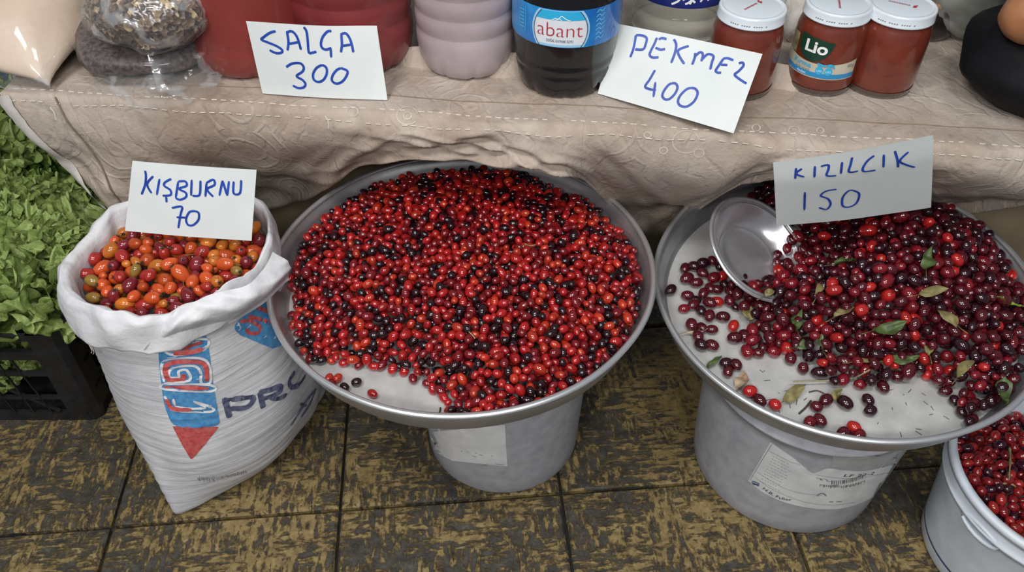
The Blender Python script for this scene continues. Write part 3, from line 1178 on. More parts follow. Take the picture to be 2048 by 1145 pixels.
M['leaf_green'] = noisy('leaf_green', (0.035, 0.062, 0.016), (0.09, 0.135, 0.04), 60, 0.45, bump=0.3, bscale=150)
M['leaf_bright'] = noisy('leaf_fresh_green', (0.13, 0.22, 0.03), (0.24, 0.36, 0.05), 60, 0.45, bump=0.3, bscale=150)
M['leaf_dry'] = noisy('leaf_dry', (0.13, 0.11, 0.035), (0.26, 0.22, 0.09), 60, 0.6, bump=0.3, bscale=150)
M['leaf_brown'] = noisy('leaf_brown', (0.28, 0.17, 0.10), (0.46, 0.36, 0.25), 40, 0.6, bump=0.3, bscale=150)
M['twig'] = noisy('dark_twig', (0.03, 0.025, 0.02), (0.07, 0.055, 0.04), 80, 0.7)
M['straw'] = noisy('pale_stem', (0.24, 0.20, 0.10), (0.36, 0.32, 0.18), 80, 0.7)


def heap_h(items, x, y, r0=0.012):
    z = 0.0
    for a, b, c, r in items:
        d = math.hypot(a - x, b - y)
        if d < r0:
            z = max(z, c + r * 0.9)
    return z


LEAVES = [(1690, 520, 44, 24, 75, 'leaf_green', 'green leaf lying on the cherries below the price card'), (1852, 520, 50, 24, 30, 'leaf_green', 'long green leaf bent over on the cherries, far right of the dish'),
          (1641, 577, 48, 15, 40, 'leaf_dry', 'thin yellowish leaf just right of the dish rim'), (1864, 588, 52, 18, 85, 'leaf_dry', 'olive leaf lying crosswise below the long bent leaf'), (1500, 627, 30, 26, 10, 'leaf_dry', 'small curled olive leaf near the loose cherries'),
          (1592, 645, 40, 24, 8, 'leaf_green', 'grey green leaf standing up left of the heap middle'), (1688, 622, 46, 22, 60, 'leaf_dry', 'frayed yellow green leaf in the heap middle'), (1775, 655, 62, 28, 80, 'leaf_green', 'broad green leaf with a curled base in the heap middle'),
          (1893, 632, 50, 20, -15, 'leaf_dry', 'torn olive leaf hanging down in the right heap'), (2014, 606, 44, 20, -55, 'leaf_bright', 'fresh yellow green leaf near the right frame edge'), (1612, 692, 32, 16, 80, 'leaf_green', 'small olive leaf at the lower edge of the cherry heap'),
          (1640, 686, 30, 18, 0, 'leaf_green', 'small pointed leaf beside the small olive leaf'), (1737, 721, 48, 20, 85, 'leaf_dry', 'pale green leaf beside a dark green leaf at the heap front'), (1803, 716, 52, 22, 95, 'leaf_green', 'dark green pointed leaf at the heap front'),
          (1857, 697, 28, 16, 20, 'leaf_dry', 'little curled leaf by two bright red cherries'), (1587, 791, 48, 24, 65, 'leaf_dry', 'shrivelled olive leaf on the bare metal of the dish tray'), (1934, 736, 56, 16, 50, 'leaf_dry', 'long narrow leaf pointing to the lower right'),
          (2005, 787, 56, 34, 10, 'leaf_green', 'broad dark leaf near the right rim of the dish tray'), (1428, 722, 42, 14, 40, 'leaf_green', 'narrow leaf caught at the left rim of the dish tray'), (1392, 662, 42, 10, 80, 'leaf_brown', 'dry curled sliver on loose cherries by the rim'),
          (1482, 762, 46, 28, 35, 'leaf_brown', 'brown papery leaf at the front left rim of the dish tray'), (1671, 792, 30, 18, 60, 'leaf_dry', 'small husk between two loose cherries'), (1540, 586, 24, 14, 60, 'leaf_dry', 'tiny husk under the dish rim')]
for i, (px, py, L, W, ang, mk, lab) in enumerate(LEAVES):
    p = on_tray(MT2, MT2i, px, py, 0.045)
    hz = heap_h(items2, p.x, p.y)
    for _ in range(3):
        p = on_tray(MT2, MT2i, px, py, hz + 0.004)
        hz = max(heap_h(items2, p.x, p.y), 0.004)
    s = 1 / 1340
    me = leaf_mesh('leaf', L * s * 1.15, W * s * 1.25, M[mk], 0.5, i)
    o = link('leaf', me)
    o.matrix_world = MT2 @ Matrix.Translation(p) @ Matrix.Rotation(R_(-ang), 4, 'Z') @ Matrix.Rotation(R_(18 if i % 2 else -14), 4, 'Y')
    tag(o, lab, 'leaf', 'stray leaves on the dish tray')


def twig(name, MT, MTi, pts, r, m, label, hs=0.002, items=None):
    P = []
    for px, py in pts:
        p = on_tray(MT, MTi, px, py, hs)
        if items:
            for _ in range(2):
                p = on_tray(MT, MTi, px, py, max(hs, heap_h(items, p.x, p.y) + r))
        P.append(MT @ p)
    c = P[0].copy()
    mb = MB().tube(smoothline([p - c for p in P], 3), r, 6)
    o = mb.build(name, m, None, True)
    o.location = c
    tag(o, label, 'twig', 'stray twigs and stems on the trays')


twig('twig', MT2, MT2i, [(1586, 764), (1650, 762), (1705, 757), (1740, 740)], 0.0011, M['straw'], 'long straw coloured stem along the front of the cherry heap', 0.012, items2)
twig('twig', MT2, MT2i, [(1598, 828), (1612, 815), (1622, 802)], 0.0016, M['twig'], 'black forked twig on the bare metal of the dish tray')
twig('twig', MT2, MT2i, [(1618, 785), (1635, 782), (1652, 790)], 0.0010, M['twig'], 'thin curved stem joining two loose cherries')
twig('twig', MT1, MT1i, [(866, 829), (878, 827), (881, 816)], 0.0013, M['twig'], 'short black stem on the bare front of the heaped tray')
twig('twig', MT2, MT2i, [(1526, 452), (1534, 460), (1540, 472)], 0.0008, M['twig'], 'thin black stem by the dish rim', 0.03)
twig('twig', MT1, MT1i, [(938, 664), (946, 672), (950, 678)], 0.0009, M['straw'], 'tiny pale stem in the middle of the heaped tray', 0.08, items1)
twig('twig', MT1, MT1i, [(1050, 488), (1060, 492), (1072, 490)], 0.0009, M['straw'], 'tiny pale curved stem in the back of the heaped tray', 0.07, items1)
# specks of dry bits on the tray floor
mb = MB()
rg = random.Random(77)
for i in range(46):
    px, py = rg.uniform(1500, 1900), rg.uniform(740, 870)
    p = on_tray(MT2, MT2i, px, py, 0.0006)
    if math.hypot(p.x, p.y) < 0.27:
        a = rg.uniform(0, PI)
        d = Vector((math.cos(a), math.sin(a), 0)) * rg.uniform(0.001, 0.005)
        mb.tube([MT2 @ (p - d), MT2 @ (p + d)], 0.0005, 4)
tag(mb.build('dry_specks', M['twig']), 'tiny dry specks scattered on the bare tray metal', 'debris', None, 'stuff')

# ------------------------------------------------------------------ white sack of rose hips
SACK = [  # z, cx, cy, half length, half width
    (0.000, -0.478, 0.910, 0.178, 0.032), (0.012, -0.478, 0.911, 0.186, 0.056), (0.05, -0.484, 0.920, 0.185, 0.092), (0.10, -0.492, 0.930, 0.182, 0.120), (0.16, -0.500, 0.938, 0.178, 0.138),
    (0.22, -0.507, 0.944, 0.174, 0.145), (0.28, -0.514, 0.949, 0.168, 0.146), (0.36, -0.520, 0.953, 0.160, 0.142), (0.46, -0.522, 0.953, 0.152, 0.138)]
SPH = R_(54)
sz = [q[0] for q in SACK]


def sack_pt(a, z, extra=0.0):
    cx, cy, A, B = [interp(z, sz, [q[k] for q in SACK]) for k in (1, 2, 3, 4)]
    # a measured round the sack; pointed towards the front corner near the floor
    c, s = math.cos(a), math.sin(a)
    point = 1 - smoothstep(0.0, 0.20, z)
    e = 2.0 - 0.55 * point
    r = 1 / (abs(c) ** e + abs(s) ** e) ** (1 / e)
    wr = 0.0011 * math.sin(z * 330 + 6 * nz(a * 1.3, z * 9, 3)) * smoothstep(0.0, 0.06, z) + 0.006 * nz(math.cos(a) * 2.2, math.sin(a) * 2.2, z * 7)
    u, v_ = (A + wr + extra) * r * c, (B + wr + extra) * r * s
    x = u * math.cos(SPH) - v_ * math.sin(SPH)
    y = u * math.sin(SPH) + v_ * math.cos(SPH)
    return Vector((cx + x, cy + y, z))


sack = thing('woven_sack', 'white woven plastic sack of orange rose hips with rolled cuff', 'sack', (-0.52, 0.95, 0))
m = mat('white_woven_plastic', (0.72, 0.72, 0.75), 0.5)
t = NT(m)
v = t.coords('Object')
t.color(t.ramp(t.noise(v, 9, 5), [(0.35, (0.54, 0.54, 0.58)), (0.62, (0.70, 0.70, 0.73))]))
mpz = t.n('ShaderNodeMapping')
mpz.inputs['Scale'].default_value = (0.10, 0.10, 1)
mpz.inputs['Rotation'].default_value = (0.10, -0.12, 0)
t.l(v, mpz.inputs[0])
hor = t.noise(mpz.outputs[0], 120, 3, 0.6, 0.6)
wv = t.n('ShaderNodeTexWave', Scale=240.0, _bands_direction='Z', Distortion=1.0)
t.l(v, wv.inputs['Vector'])
t.bump(t.math('ADD', hor, t.math('MULTIPLY', wv.outputs['Fac'], 0.10)), 0.55, 0.004)
M['sack'] = m
M['sack_cuff'] = noisy('white_woven_cuff', (0.60, 0.60, 0.63), (0.70, 0.70, 0.72), 10, 0.5, bump=0.6, bscale=16, bdist=0.010)
NA, NZ_ = 96, 64
V, F = [], []
for j in range(NZ_ + 1):
    z = 0.445 * (j / NZ_) ** 1.1
    for k in range(NA):
        V.append(sack_pt(2 * PI * k / NA, z) - sack.location)
for j in range(NZ_):
    for k in range(NA):
        F.append((j * NA + k, j * NA + (k + 1) % NA, (j + 1) * NA + (k + 1) % NA, (j + 1) * NA + k))
F.append(tuple(range(NA))[::-1])
sack_body = obj('sack_body', V, F, M['sack'], sack)
NA = 140


def world_ang(a):
    p = sack_pt(a, 0.42)
    return math.atan2(p.y - 0.953, p.x + 0.522)


def cuff_drop(w):
    """how far the cuff hangs below the crest by direction (front = -90 deg)"""
    d = math.degrees(w)
    return interp(d, [-180, -150, -115, -90, -60, -25, 20, 70, 120, 180], [0.052, 0.060, 0.064, 0.060, 0.052, 0.045, 0.045, 0.045, 0.045, 0.052])


def cuff_point(a, s, k=0.0):
    """s 0..1 from inside the mouth over the crest and down the outside to the cuff hem"""
    w = world_ang(a)
    drop = cuff_drop(w)
    lump = nz(math.cos(w) * 2.3, math.sin(w) * 2.3, 3.0)
    fine = nz(math.cos(w) * 6, math.sin(w) * 6, s * 3)
    prof = [(-0.010, 0.385), (-0.009, 0.420), (-0.010, 0.445), (-0.006, 0.459), (0.001, 0.463), (0.009, 0.456), (0.014, 0.440), (0.018, 0.422), (0.020, 0.405), (0.019, 0.394), (0.006, 0.389)]
    f = s * (len(prof) - 1)
    i = min(int(f), len(prof) - 2)
    f -= i
    e = prof[i][0] * (1 - f) + prof[i + 1][0] * f
    z = prof[i][1] * (1 - f) + prof[i + 1][1] * f
    if z < 0.456 and s > 0.45:
        z = 0.456 - (0.456 - z) * drop / 0.068
    ridge = 0.5 - abs(nz(math.cos(w) * 3.1 + 5, math.sin(w) * 3.1, s * 2.0))
    right = smoothstep(1.25, 0.5, abs(w))
    e = e * (1 - 0.55 * right) + (0.010 * lump * smoothstep(0.1, 0.5, s) + 0.012 * (ridge - 0.3) + 0.004 * fine) * (1 - 0.6 * right) + k
    z += (0.014 * nz(math.cos(w) * 2 + 4, math.sin(w) * 2, 8) + 0.010 * (abs(nz(math.cos(w) * 4.2, math.sin(w) * 4.2, 21)) - 0.2)) * smoothstep(0, 0.3, s) + 0.004 * fine
    p = sack_pt(a, 0.42, e)
    return Vector((p.x, p.y, z))


V, F = [], []
NS = 30
for j in range(NS + 1):
    for k in range(NA):
        V.append(cuff_point(2 * PI * k / NA, j / NS) - sack.location)
for j in range(NS):
    for k in range(NA):
        F.append((j * NA + k, (j + 1) * NA + k, (j + 1) * NA + (k + 1) % NA, j * NA + (k + 1) % NA))
cuff_o = obj('rolled_cuff', V, F, M['sack_cuff'], sack)

# the flap of the cuff folded over itself at the front right
a_list = sorted([(world_ang(2 * PI * k / 400), 2 * PI * k / 400) for k in range(400)])


def ang_of(deg):
    w = R_(deg)
    return min(a_list, key=lambda q: abs(q[0] - w))[1]


FT = smoothline([atz(x, y, z) for x, y, z in ((346, 618, 0.452), (385, 600, 0.462), (430, 583, 0.468), (478, 572, 0.468), (512, 545, 0.466), (532, 505, 0.462))], 8)
FB = smoothline([atz(x, y, z) for x, y, z in ((288, 693, 0.398), (340, 682, 0.392), (400, 662, 0.394), (462, 640, 0.398), (520, 602, 0.405), (566, 560, 0.410))], 8)


def flap2_fn(u, v_):
    f = u * (len(FT) - 1)
    i = min(int(f), len(FT) - 2)
    a, b = FT[i].lerp(FT[i + 1], f - i), FB[i].lerp(FB[i + 1], f - i)
    p = a.lerp(b, v_)
    out = Vector((0.35 + 0.5 * u, -0.75 + 0.3 * u, 0.45)).normalized()
    bulge = 0.024 * math.sin(min(v_ * 1.1, 1) * PI) * smoothstep(0, 0.12, u) + 0.004 * nz(u * 7, v_ * 3, 4) + 0.005 * (0.5 - abs(nz(u * 5 - v_ * 3, v_ * 2, 9)))
    return p + out * (bulge + 0.014 + 0.006 * smoothstep(0.1, 0, u)) - sack.location


V, F = gridf(flap2_fn, 46, 18)
n = len(V)
V2 = [v_ - Vector((0.0008, -0.0012, 0.0008)) for v_ in V]
obj('folded_flap', V + V2, F + [tuple(k + n for k in f[::-1]) for f in F], M['sack_cuff'], sack)
# frayed threads under the cuff
mb = MB()
for px, py in ((178, 690), (182, 692), (470, 640), (476, 645)):
    p = atz(px, py, 0.39)
    mb.tube(smoothline([p - sack.location, p - sack.location + Vector((0.003, -0.004, -0.008)), p - sack.location + Vector((-0.001, -0.003, -0.015))], 3), 0.0006, 4)
mb.build('frayed_thread', M['thread'], sack)

# print on the sack
M['sack_blue'] = noisy('sack_blue_print', (0.05, 0.21, 0.47), (0.10, 0.33, 0.60), 120, 0.6, detail=6)
M['sack_red'] = noisy('sack_red_print', (0.48, 0.055, 0.06), (0.58, 0.14, 0.13), 120, 0.6, detail=6)
M['sack_navy'] = noisy('sack_navy_print', (0.045, 0.055, 0.12), (0.14, 0.15, 0.22), 120, 0.6, detail=6)
M['sack_white'] = noisy('sack_white_print', (0.66, 0.66, 0.69), (0.75, 0.75, 0.77), 60, 0.6)
bvs = bvh_of(sack_body)
cs = lambda x, y: (100 + x * 0.358, 640 + y * 0.358)
patch('blue_panel', bvs, [cs(*p) for p in ((603, 60), (608, 200), (622, 350), (640, 470), (672, 560))], [cs(*p) for p in ((862, 40), (890, 190), (908, 340), (930, 470), (946, 560))], M['sack_blue'], sack, 12, 24, 0.0010)
patch('blue_panel', bvs, [cs(*p) for p in ((672, 558), (700, 590), (760, 602))], [cs(*p) for p in ((946, 558), (940, 585), (880, 603))], M['sack_blue'], sack, 12, 5, 0.0010)
patch('red_arrow', bvs, [cs(*p) for p in ((686, 594), (735, 690), (785, 775))], [cs(*p) for p in ((942, 598), (870, 690), (795, 776))], M['sack_red'], sack, 8, 10, 0.0010)
wl = [[(690, 135), (640, 165), (700, 195), (860, 165), (870, 105), (690, 120)],
      [(640, 345), (625, 260), (660, 218), (830, 212), (885, 250), (895, 345), (845, 352), (840, 290), (800, 255), (690, 265), (665, 300), (680, 318), (720, 318), (720, 285), (765, 280), (778, 338), (640, 350)],
      [(628, 355), (892, 362), (898, 398), (640, 385), (628, 355)],
      [(640, 420), (668, 470), (700, 505), (890, 512), (905, 490), (800, 452), (870, 490), (720, 488), (690, 440)]]
strokes('white_outline', bvs, wl, 0.0042, M['sack_white'], sack, 0.0016, 4, cs)
rl = [[(665, 165), (755, 150), (850, 120)], [(690, 185), (780, 180), (850, 160)], [(755, 120), (765, 180)],
      [(660, 335), (645, 275), (680, 238), (820, 232), (868, 260), (874, 340)], [(655, 335), (755, 330)], [(742, 300), (750, 330)], [(640, 372), (885, 380)], [(655, 440), (685, 492), (790, 500)]]
strokes('red_lettering', bvs, rl, 0.0078, M['sack_red'], sack, 0.0020, 4, cs)
nav = [[(975, 445), (988, 490), (1002, 545)], [(960, 450), (1050, 440), (1125, 432), (1130, 455), (1090, 490), (1000, 495)],
       [(1170, 405), (1180, 450), (1190, 490)], [(1165, 405), (1230, 390), (1285, 372), (1280, 400), (1220, 430), (1185, 440)], [(1225, 430), (1270, 440), (1320, 418)],
       [(1365, 290), (1335, 340), (1345, 375), (1385, 365), (1425, 310)]]
strokes('navy_lettering', bvs, nav, 0.0095, M['sack_navy'], sack, 0.0012, 5, cs)
strokes('navy_lettering', bvs, [[(1485, 385), (1440, 440), (1400, 500), (1345, 590)], [(1478, 400), (1450, 470), (1400, 545)], [(1430, 480), (1395, 470)]], 0.0060, M['sack_navy'], sack, 0.0012, 5, cs)
sm = []
rg = random.Random(6)
for i in range(26):
    x = 825 + i * 10.5
    y = 882 - max(0, i - 9) * 2.0
    sm.append([(x, y + rg.uniform(-10, 0)), (x + rg.uniform(3, 9), y + rg.uniform(8, 24) * (1 if i < 9 else 0.5))])
strokes('small_print', bvs, sm, 0.0013, M['print_grey'], sack, 0.0012, 2, cs)
# blue and red oval at the right under the flap
cs2 = lambda x, y: (440 + x * 240 / 916, 560 + y * 240 / 916)
patch('blue_oval', bvs, [cs2(*p) for p in ((360, 130), (240, 215), (110, 350), (150, 420))], [cs2(*p) for p in ((420, 200), (440, 380), (470, 490), (400, 525))], M['sack_blue'], sack, 10, 12, 0.0010)
strokes('red_lettering', bvs, [[cs2(*p) for p in q] for q in ([(260, 200), (330, 230), (385, 250)], [(210, 275), (300, 300), (390, 325)], [(150, 320), (220, 310), (300, 360), (280, 405), (215, 400), (200, 370)])], 0.0062, M['sack_red'], sack, 0.0016, 4)

bvc = bvh_of(cuff_o)
gb_ = noisy('faded_blue_print', (0.42, 0.48, 0.60), (0.60, 0.63, 0.69), 60, 0.6, detail=6)
gr_ = noisy('faded_pink_print', (0.58, 0.46, 0.49), (0.66, 0.60, 0.62), 60, 0.6, detail=6)
patch('faded_print', bvc, [(262, 628), (250, 645)], [(340, 632), (322, 652)], gb_, cuff_o, 10, 4, 0.0008)
patch('faded_print', bvc, [(258, 652), (240, 668)], [(318, 655), (302, 674)], gr_, cuff_o, 10, 4, 0.0008)
# rose hips in the sack
MH = Matrix.Translation((-0.522, 0.953, 0.385))
axh = np.arange(-0.17, 0.17, RES)
XH, YH = np.meshgrid(axh, axh)
RH = np.hypot(XH, YH)
th_ = 0.040 + 0.016 * np.clip(1 - (RH / 0.14) ** 2, 0, 1) + 0.010 * np.clip(YH / 0.14, -1, 1)
insH = RH < 0.132
itH, viH = deposit(th_, insH.copy(), XH, YH, RES, (0.0096, 0.0012), 21, None, core=1.5, maxn=900)
PALH = [(0.34, (0.58, 0.085, 0.018), 'orange red'), (0.26, (0.42, 0.03, 0.022), 'red'), (0.22, (0.66, 0.19, 0.025), 'orange'), (0.12, (0.24, 0.02, 0.03), 'dark red'), (0.06, (0.34, 0.20, 0.04), 'greenish')]
pmH = palette_meshes('rose_hip', PALH, M['hip'], egg=0.14, seg=12, rings=9, tip=(0.05, 0.03, 0.015), wob=0.05)
M['calyx'] = mat('dry_calyx', (0.045, 0.035, 0.018), 0.8)
cal = MB()
for k in range(5):
    a = 2 * PI * k / 5
    cal.tube([(0.43, 0.05 * math.cos(a), 0.05 * math.sin(a)), (0.52, 0.10 * math.cos(a), 0.10 * math.sin(a)), (0.55, 0.22 * math.cos(a), 0.22 * math.sin(a))], [0.06, 0.045, 0.012], 5)
cal_me = mesh('calyx', cal.v, cal.f)
cal_me.materials.append(M['calyx'])
stm_me = MB().tube([(-0.47, 0, 0), (-0.7, 0.04, 0.05), (-0.95, 0.03, 0.16)], [0.035, 0.025, 0.03], 5)
stm_me = mesh('stem', stm_me.v, stm_me.f)
stm_me.materials.append(M['leaf_dry'])


def hip_parts(o, rg):
    link('calyx', cal_me, None, o)
    if rg.random() < 0.16:
        link('stem', stm_me, None, o)


place_fruit('rose_hip', itH, viH, MH, pmH, M['hip'], lambda w: w + ' rose hip lying in the mouth of the white sack', lambda w: w + ' rose hips in the white sack', 'rose hip', (1.1, 1.5), 200, 22,
            'lower layer of rose hips in the white sack', hip_parts)

# ------------------------------------------------------------------ small bucket of cherries, lower right
b3, b3body = make_bucket('white plastic bucket with a navy stripe, full of dark red cherries', (0.838, 0.700), 0.138, 0.160, 0.225, M['bucket_white'])
obj('stripe', *lathe([(0.1405, 0.030), (0.1408, 0.033), (0.1410, 0.0345)], 72, rad=lambda a, r, z: r + 0.0009), M['print_navy'], b3)
for a0 in (R_(205), R_(25)):
    pts = []
    for k in range(17):
        a = 2 * PI * k / 16
        an = a0 + 0.20 * math.cos(a)
        zz = 0.178 + 0.012 * math.sin(a)
        r = 0.160
        pts.append((r * math.cos(an), r * math.sin(an), zz))
    MB().tube(pts, 0.0035, 8, False).build('handle_lug', M['bucket_white'], b3, True)
strokes('faint_print', bvh_of(b3body), [[(1832 + i * 3, 1098 + i * 7), (1838 + i * 3, 1092 + i * 7)] for i in range(9)], 0.0009, M['print_grey'], b3, 0.0008, 2)
MB3 = Matrix.Translation((0.838, 0.700, 0.150))
th3 = 0.032 + 0.014 * np.clip(1 - (RH / 0.15) ** 2, 0, 1) + 0.004 * np.sin(XH * 40) * np.cos(YH * 33)
it3, vi3 = deposit(th3, (RH < 0.145).copy(), XH, YH, RES, (0.0076, 0.0009), 33, None, core=1.4, maxn=1200)
PAL3 = [(0.5, (0.19, 0.009, 0.012), 'dark red'), (0.2, (0.04, 0.006, 0.016), 'purple black'), (0.3, (0.33, 0.018, 0.014), 'red')]
pm3 = palette_meshes('bucket_cherry', PAL3, M['cherry'])
place_fruit('bucket_cherry', it3, vi3, MB3, pm3, M['cherry'], lambda w: w + ' cherry in the white bucket with the navy stripe', lambda w: w + ' cherries in the striped bucket', 'cherry', (1.15, 1.45), 230, 34, 'cherries lower down in the striped white bucket')
for i, pts in enumerate(([(2019, 895), (2021, 915), (2019, 945), (2018, 960)], [(2005, 968), (2020, 968), (2032, 975), (2038, 985)])):
    P = [atz(x, y, 0.205 if i == 0 else 0.195) for x, y in pts]
    o = MB().tube(smoothline([p - P[0] for p in P], 3), [0.0012 + 0.0012 * (k % 3 == 1) for k in range(10)], 6).build('twig', M['leaf_dry'], None, True)
    o.location = P[0]
    tag(o, ('green stem standing up in the striped bucket', 'curved green stem lying on the cherries in the striped bucket')[i], 'twig', 'stray twigs and stems on the trays')

# ------------------------------------------------------------------ black crate of lettuce
CX0, CX1, CY0, CY1, CH = -1.42, -0.793, 0.972, 1.40, 0.262
crate = thing('plastic_crate', 'black plastic lattice crate filled with curly lettuce beside the sack', 'crate', (-1.1, 1.18, 0))
cb = Vector(crate.location)
FL = 0.022      # the sides flare outwards by this much at the top


def cpt(face, u, z, d=0.0):
    """point on a crate side: u along it, z up, d inwards"""
    f = FL * z / CH
    if face == 'front':
        return Vector((u, CY0 - f + d, z)) - cb
    if face == 'back':
        return Vector((u, CY1 + f - d, z)) - cb
    if face == 'right':
        return Vector((CX1 + f - d, u, z)) - cb
    return Vector((CX0 - f + d, u, z)) - cb


def cbar(name, face, u0, z0, u1, z1, wide, deep):
    """flat bar on a crate side from (u0,z0) to (u1,z1)"""
    a, b = Vector((u0, z0)), Vector((u1, z1))
    n = Vector((-(b - a).y, (b - a).x)).normalized() * wide / 2
    Q = [a - n, b - n, b + n, a + n]
    V = [cpt(face, q.x, max(q.y, 0), 0.0) for q in Q] + [cpt(face, q.x, max(q.y, 0), deep) for q in Q]
    F = [(0, 1, 2, 3), (7, 6, 5, 4), (0, 4, 5, 1), (1, 5, 6, 2), (2, 6, 7, 3), (3, 7, 4, 0)]
    return obj(name, V, F, M['black_plastic'], crate, False)


for face, u0, u1 in (('front', CX0, CX1), ('back', CX0, CX1), ('right', CY0, CY1), ('left', CY0, CY1)):
    for z, w in ((0.012, 0.024), (0.075, 0.009), (0.150, 0.012), (0.204, 0.022), (0.254, 0.016)):
        cbar('slat', face, u0 + 0.02, z, u1 - 0.02, z, w, 0.006 if w < 0.02 else 0.010)
    if face in ('front', 'right'):
        n = 15 if face == 'front' else 11
        for k in range(1, n):
            u = u0 + 0.05 + (u1 - u0 - 0.10) * k / n
            if face == 'front' and u < -1.2:
                continue
            cbar('rib', face, u, 0.02, u + (0.004 if k % 2 else -0.004), 0.195, 0.0028, 0.003)
        cbar('brace', face, u1 - 0.22, 0.195, u1 - 0.07, 0.03, 0.006, 0.005)
for sx, x in ((1, CX1), (-1, CX0)):
    for sy, y in ((-1, CY0), (1, CY1)):
        mb = MB()
        V = []
        for z in (0.0, 0.09, 0.18, CH):
            f = FL * z / CH
            xx, yy = x + sx * f, y + sy * f
            V += [Vector(p) - cb for p in ((xx - sx * 0.056, yy, z), (xx - sx * 0.012, yy + (-sy) * 0.001, z), (xx, yy - sy * 0.012, z), (xx, yy - sy * 0.056, z), (xx - sx * 0.012, yy - sy * 0.056, z), (xx - sx * 0.014, yy - sy * 0.014, z), (xx - sx * 0.056, yy - sy * 0.012, z))]
        F = [(r * 7 + k, r * 7 + (k + 1) % 7, (r + 1) * 7 + (k + 1) % 7, (r + 1) * 7 + k) for r in range(3) for k in range(7)] + [tuple(range(7)), tuple(range(21, 28))]
        mb.add(V, F).build('corner_post', M['black_plastic'], crate)
MB().box(((CX0 + CX1) / 2 - cb.x, (CY0 + CY1) / 2 - cb.y, 0.012), (CX1 - CX0 - 0.02, CY1 - CY0 - 0.02, 0.008)).build('base', M['black_plastic'], crate)


def lettuce_leaf(seed, L=0.12, W=0.115):
    rg = random.Random(seed)
    fr = rg.uniform(0.9, 1.15)
    def fn(u, v_):
        x = (u - 0.5) * 2
        w = W * (0.16 + 0.84 * smoothstep(0.0, 0.5, v_)) * (1 - 0.42 * smoothstep(0.75, 1.0, v_)) * 0.5
        ruff = min(abs(x) ** 2.2 * smoothstep(0.1, 0.45, v_) + smoothstep(0.74, 1, v_), 1.15)
        per = v_ * 3.4 + abs(x) * (1 - v_) if abs(x) > 0.5 else 3.4 + x
        z = L * (0.30 * v_ * v_) + 0.010 * ruff * math.sin(per * 9.5 * fr + seed) + 0.011 * ruff * nz(u * 6 + seed, v_ * 7, seed * 1.7) + 0.012 * nz(u * 3.5, v_ * 4, seed) * v_ + 0.05 * L * abs(x)
        xo = 0.007 * ruff * math.cos(per * 9.5 * fr + seed)
        return Vector((x * w + xo * (1 if x > 0 else -1), L * v_ + 0.006 * ruff * math.cos(x * 14 + seed) * smoothstep(0.6, 1, v_), z))
    V, F = gridf(fn, 34, 40)
    return V, F


def lettuce_mat(name, a, b, c):
    m = mat(name, a, 0.42)
    t = NT(m)
    v = t.coords('Object')
    f = t.noise(v, 26, 4)
    g = t.n('ShaderNodeSeparateXYZ')
    t.l(v, g.inputs[0])
    rib = t.ramp(t.math('ADD', t.math('MULTIPLY', g.outputs['Y'], 8.0), t.math('MULTIPLY', f, 0.25)), [(0.18, c), (0.55, a), (0.95, b)])
    t.color(t.mix(t.ramp(f, [(0.4, (0, 0, 0)), (0.65, (1, 1, 1))]), rib, b))
    t.bump(t.noise(v, 70, 3), 0.9, 0.005)
    tr = t.n('ShaderNodeBsdfTranslucent')
    tr.inputs[0].default_value = (*[min(q * 1.5, 1) for q in b], 1)
    mx = t.n('ShaderNodeMixShader', Fac=0.18)
    out = [n for n in t.t.nodes if n.type == 'OUTPUT_MATERIAL'][0]
    t.l(t.b.outputs[0], mx.inputs[1])
    t.l(tr.outputs[0], mx.inputs[2])
    t.l(mx.outputs[0], out.inputs[0])
    return m


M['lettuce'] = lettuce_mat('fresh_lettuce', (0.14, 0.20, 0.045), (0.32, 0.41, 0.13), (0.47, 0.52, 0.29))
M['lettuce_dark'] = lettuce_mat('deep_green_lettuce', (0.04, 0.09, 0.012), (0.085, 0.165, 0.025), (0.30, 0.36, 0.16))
leaf_me = {}
for mk in ('lettuce', 'lettuce_dark'):
    leaf_me[mk] = []
    for s in range(5):
        V, F = lettuce_leaf(s + (10 if mk == 'lettuce' else 0))
        me = mesh('leaf', V, F)
        me.materials.append(M[mk])
        leaf_me[mk].append(me)


def lettuce(px, py, z, size, mk, label, seed, tilt=(0, 0)):
    rg = random.Random(seed)
    c = atz(px, py, z)
    r = thing('lettuce_head', label, 'lettuce', c, 'curly lettuce heads in the crate', (tilt[0], tilt[1], rg.uniform(0, 6)))
    n = 30
    for i in range(n):
        f = i / n
        el = R_(8 + 72 * f + rg.uniform(-10, 10))
        az = i * 2.39996 + rg.uniform(-.3, .3)
        o = link('leaf', leaf_me[mk][i % 5], None, r)
        s = size * (1.15 - 0.40 * f) * rg.uniform(0.85, 1.12)
        o.scale = (s, s, s)
        o.rotation_euler = (Matrix.Rotation(az, 3, 'Z') @ Matrix.Rotation(el, 3, 'X')).to_euler()
        o.location = Matrix.Rotation(az, 3, 'Z') @ Vector((0, 0.012, 0.03 * f))
    return r


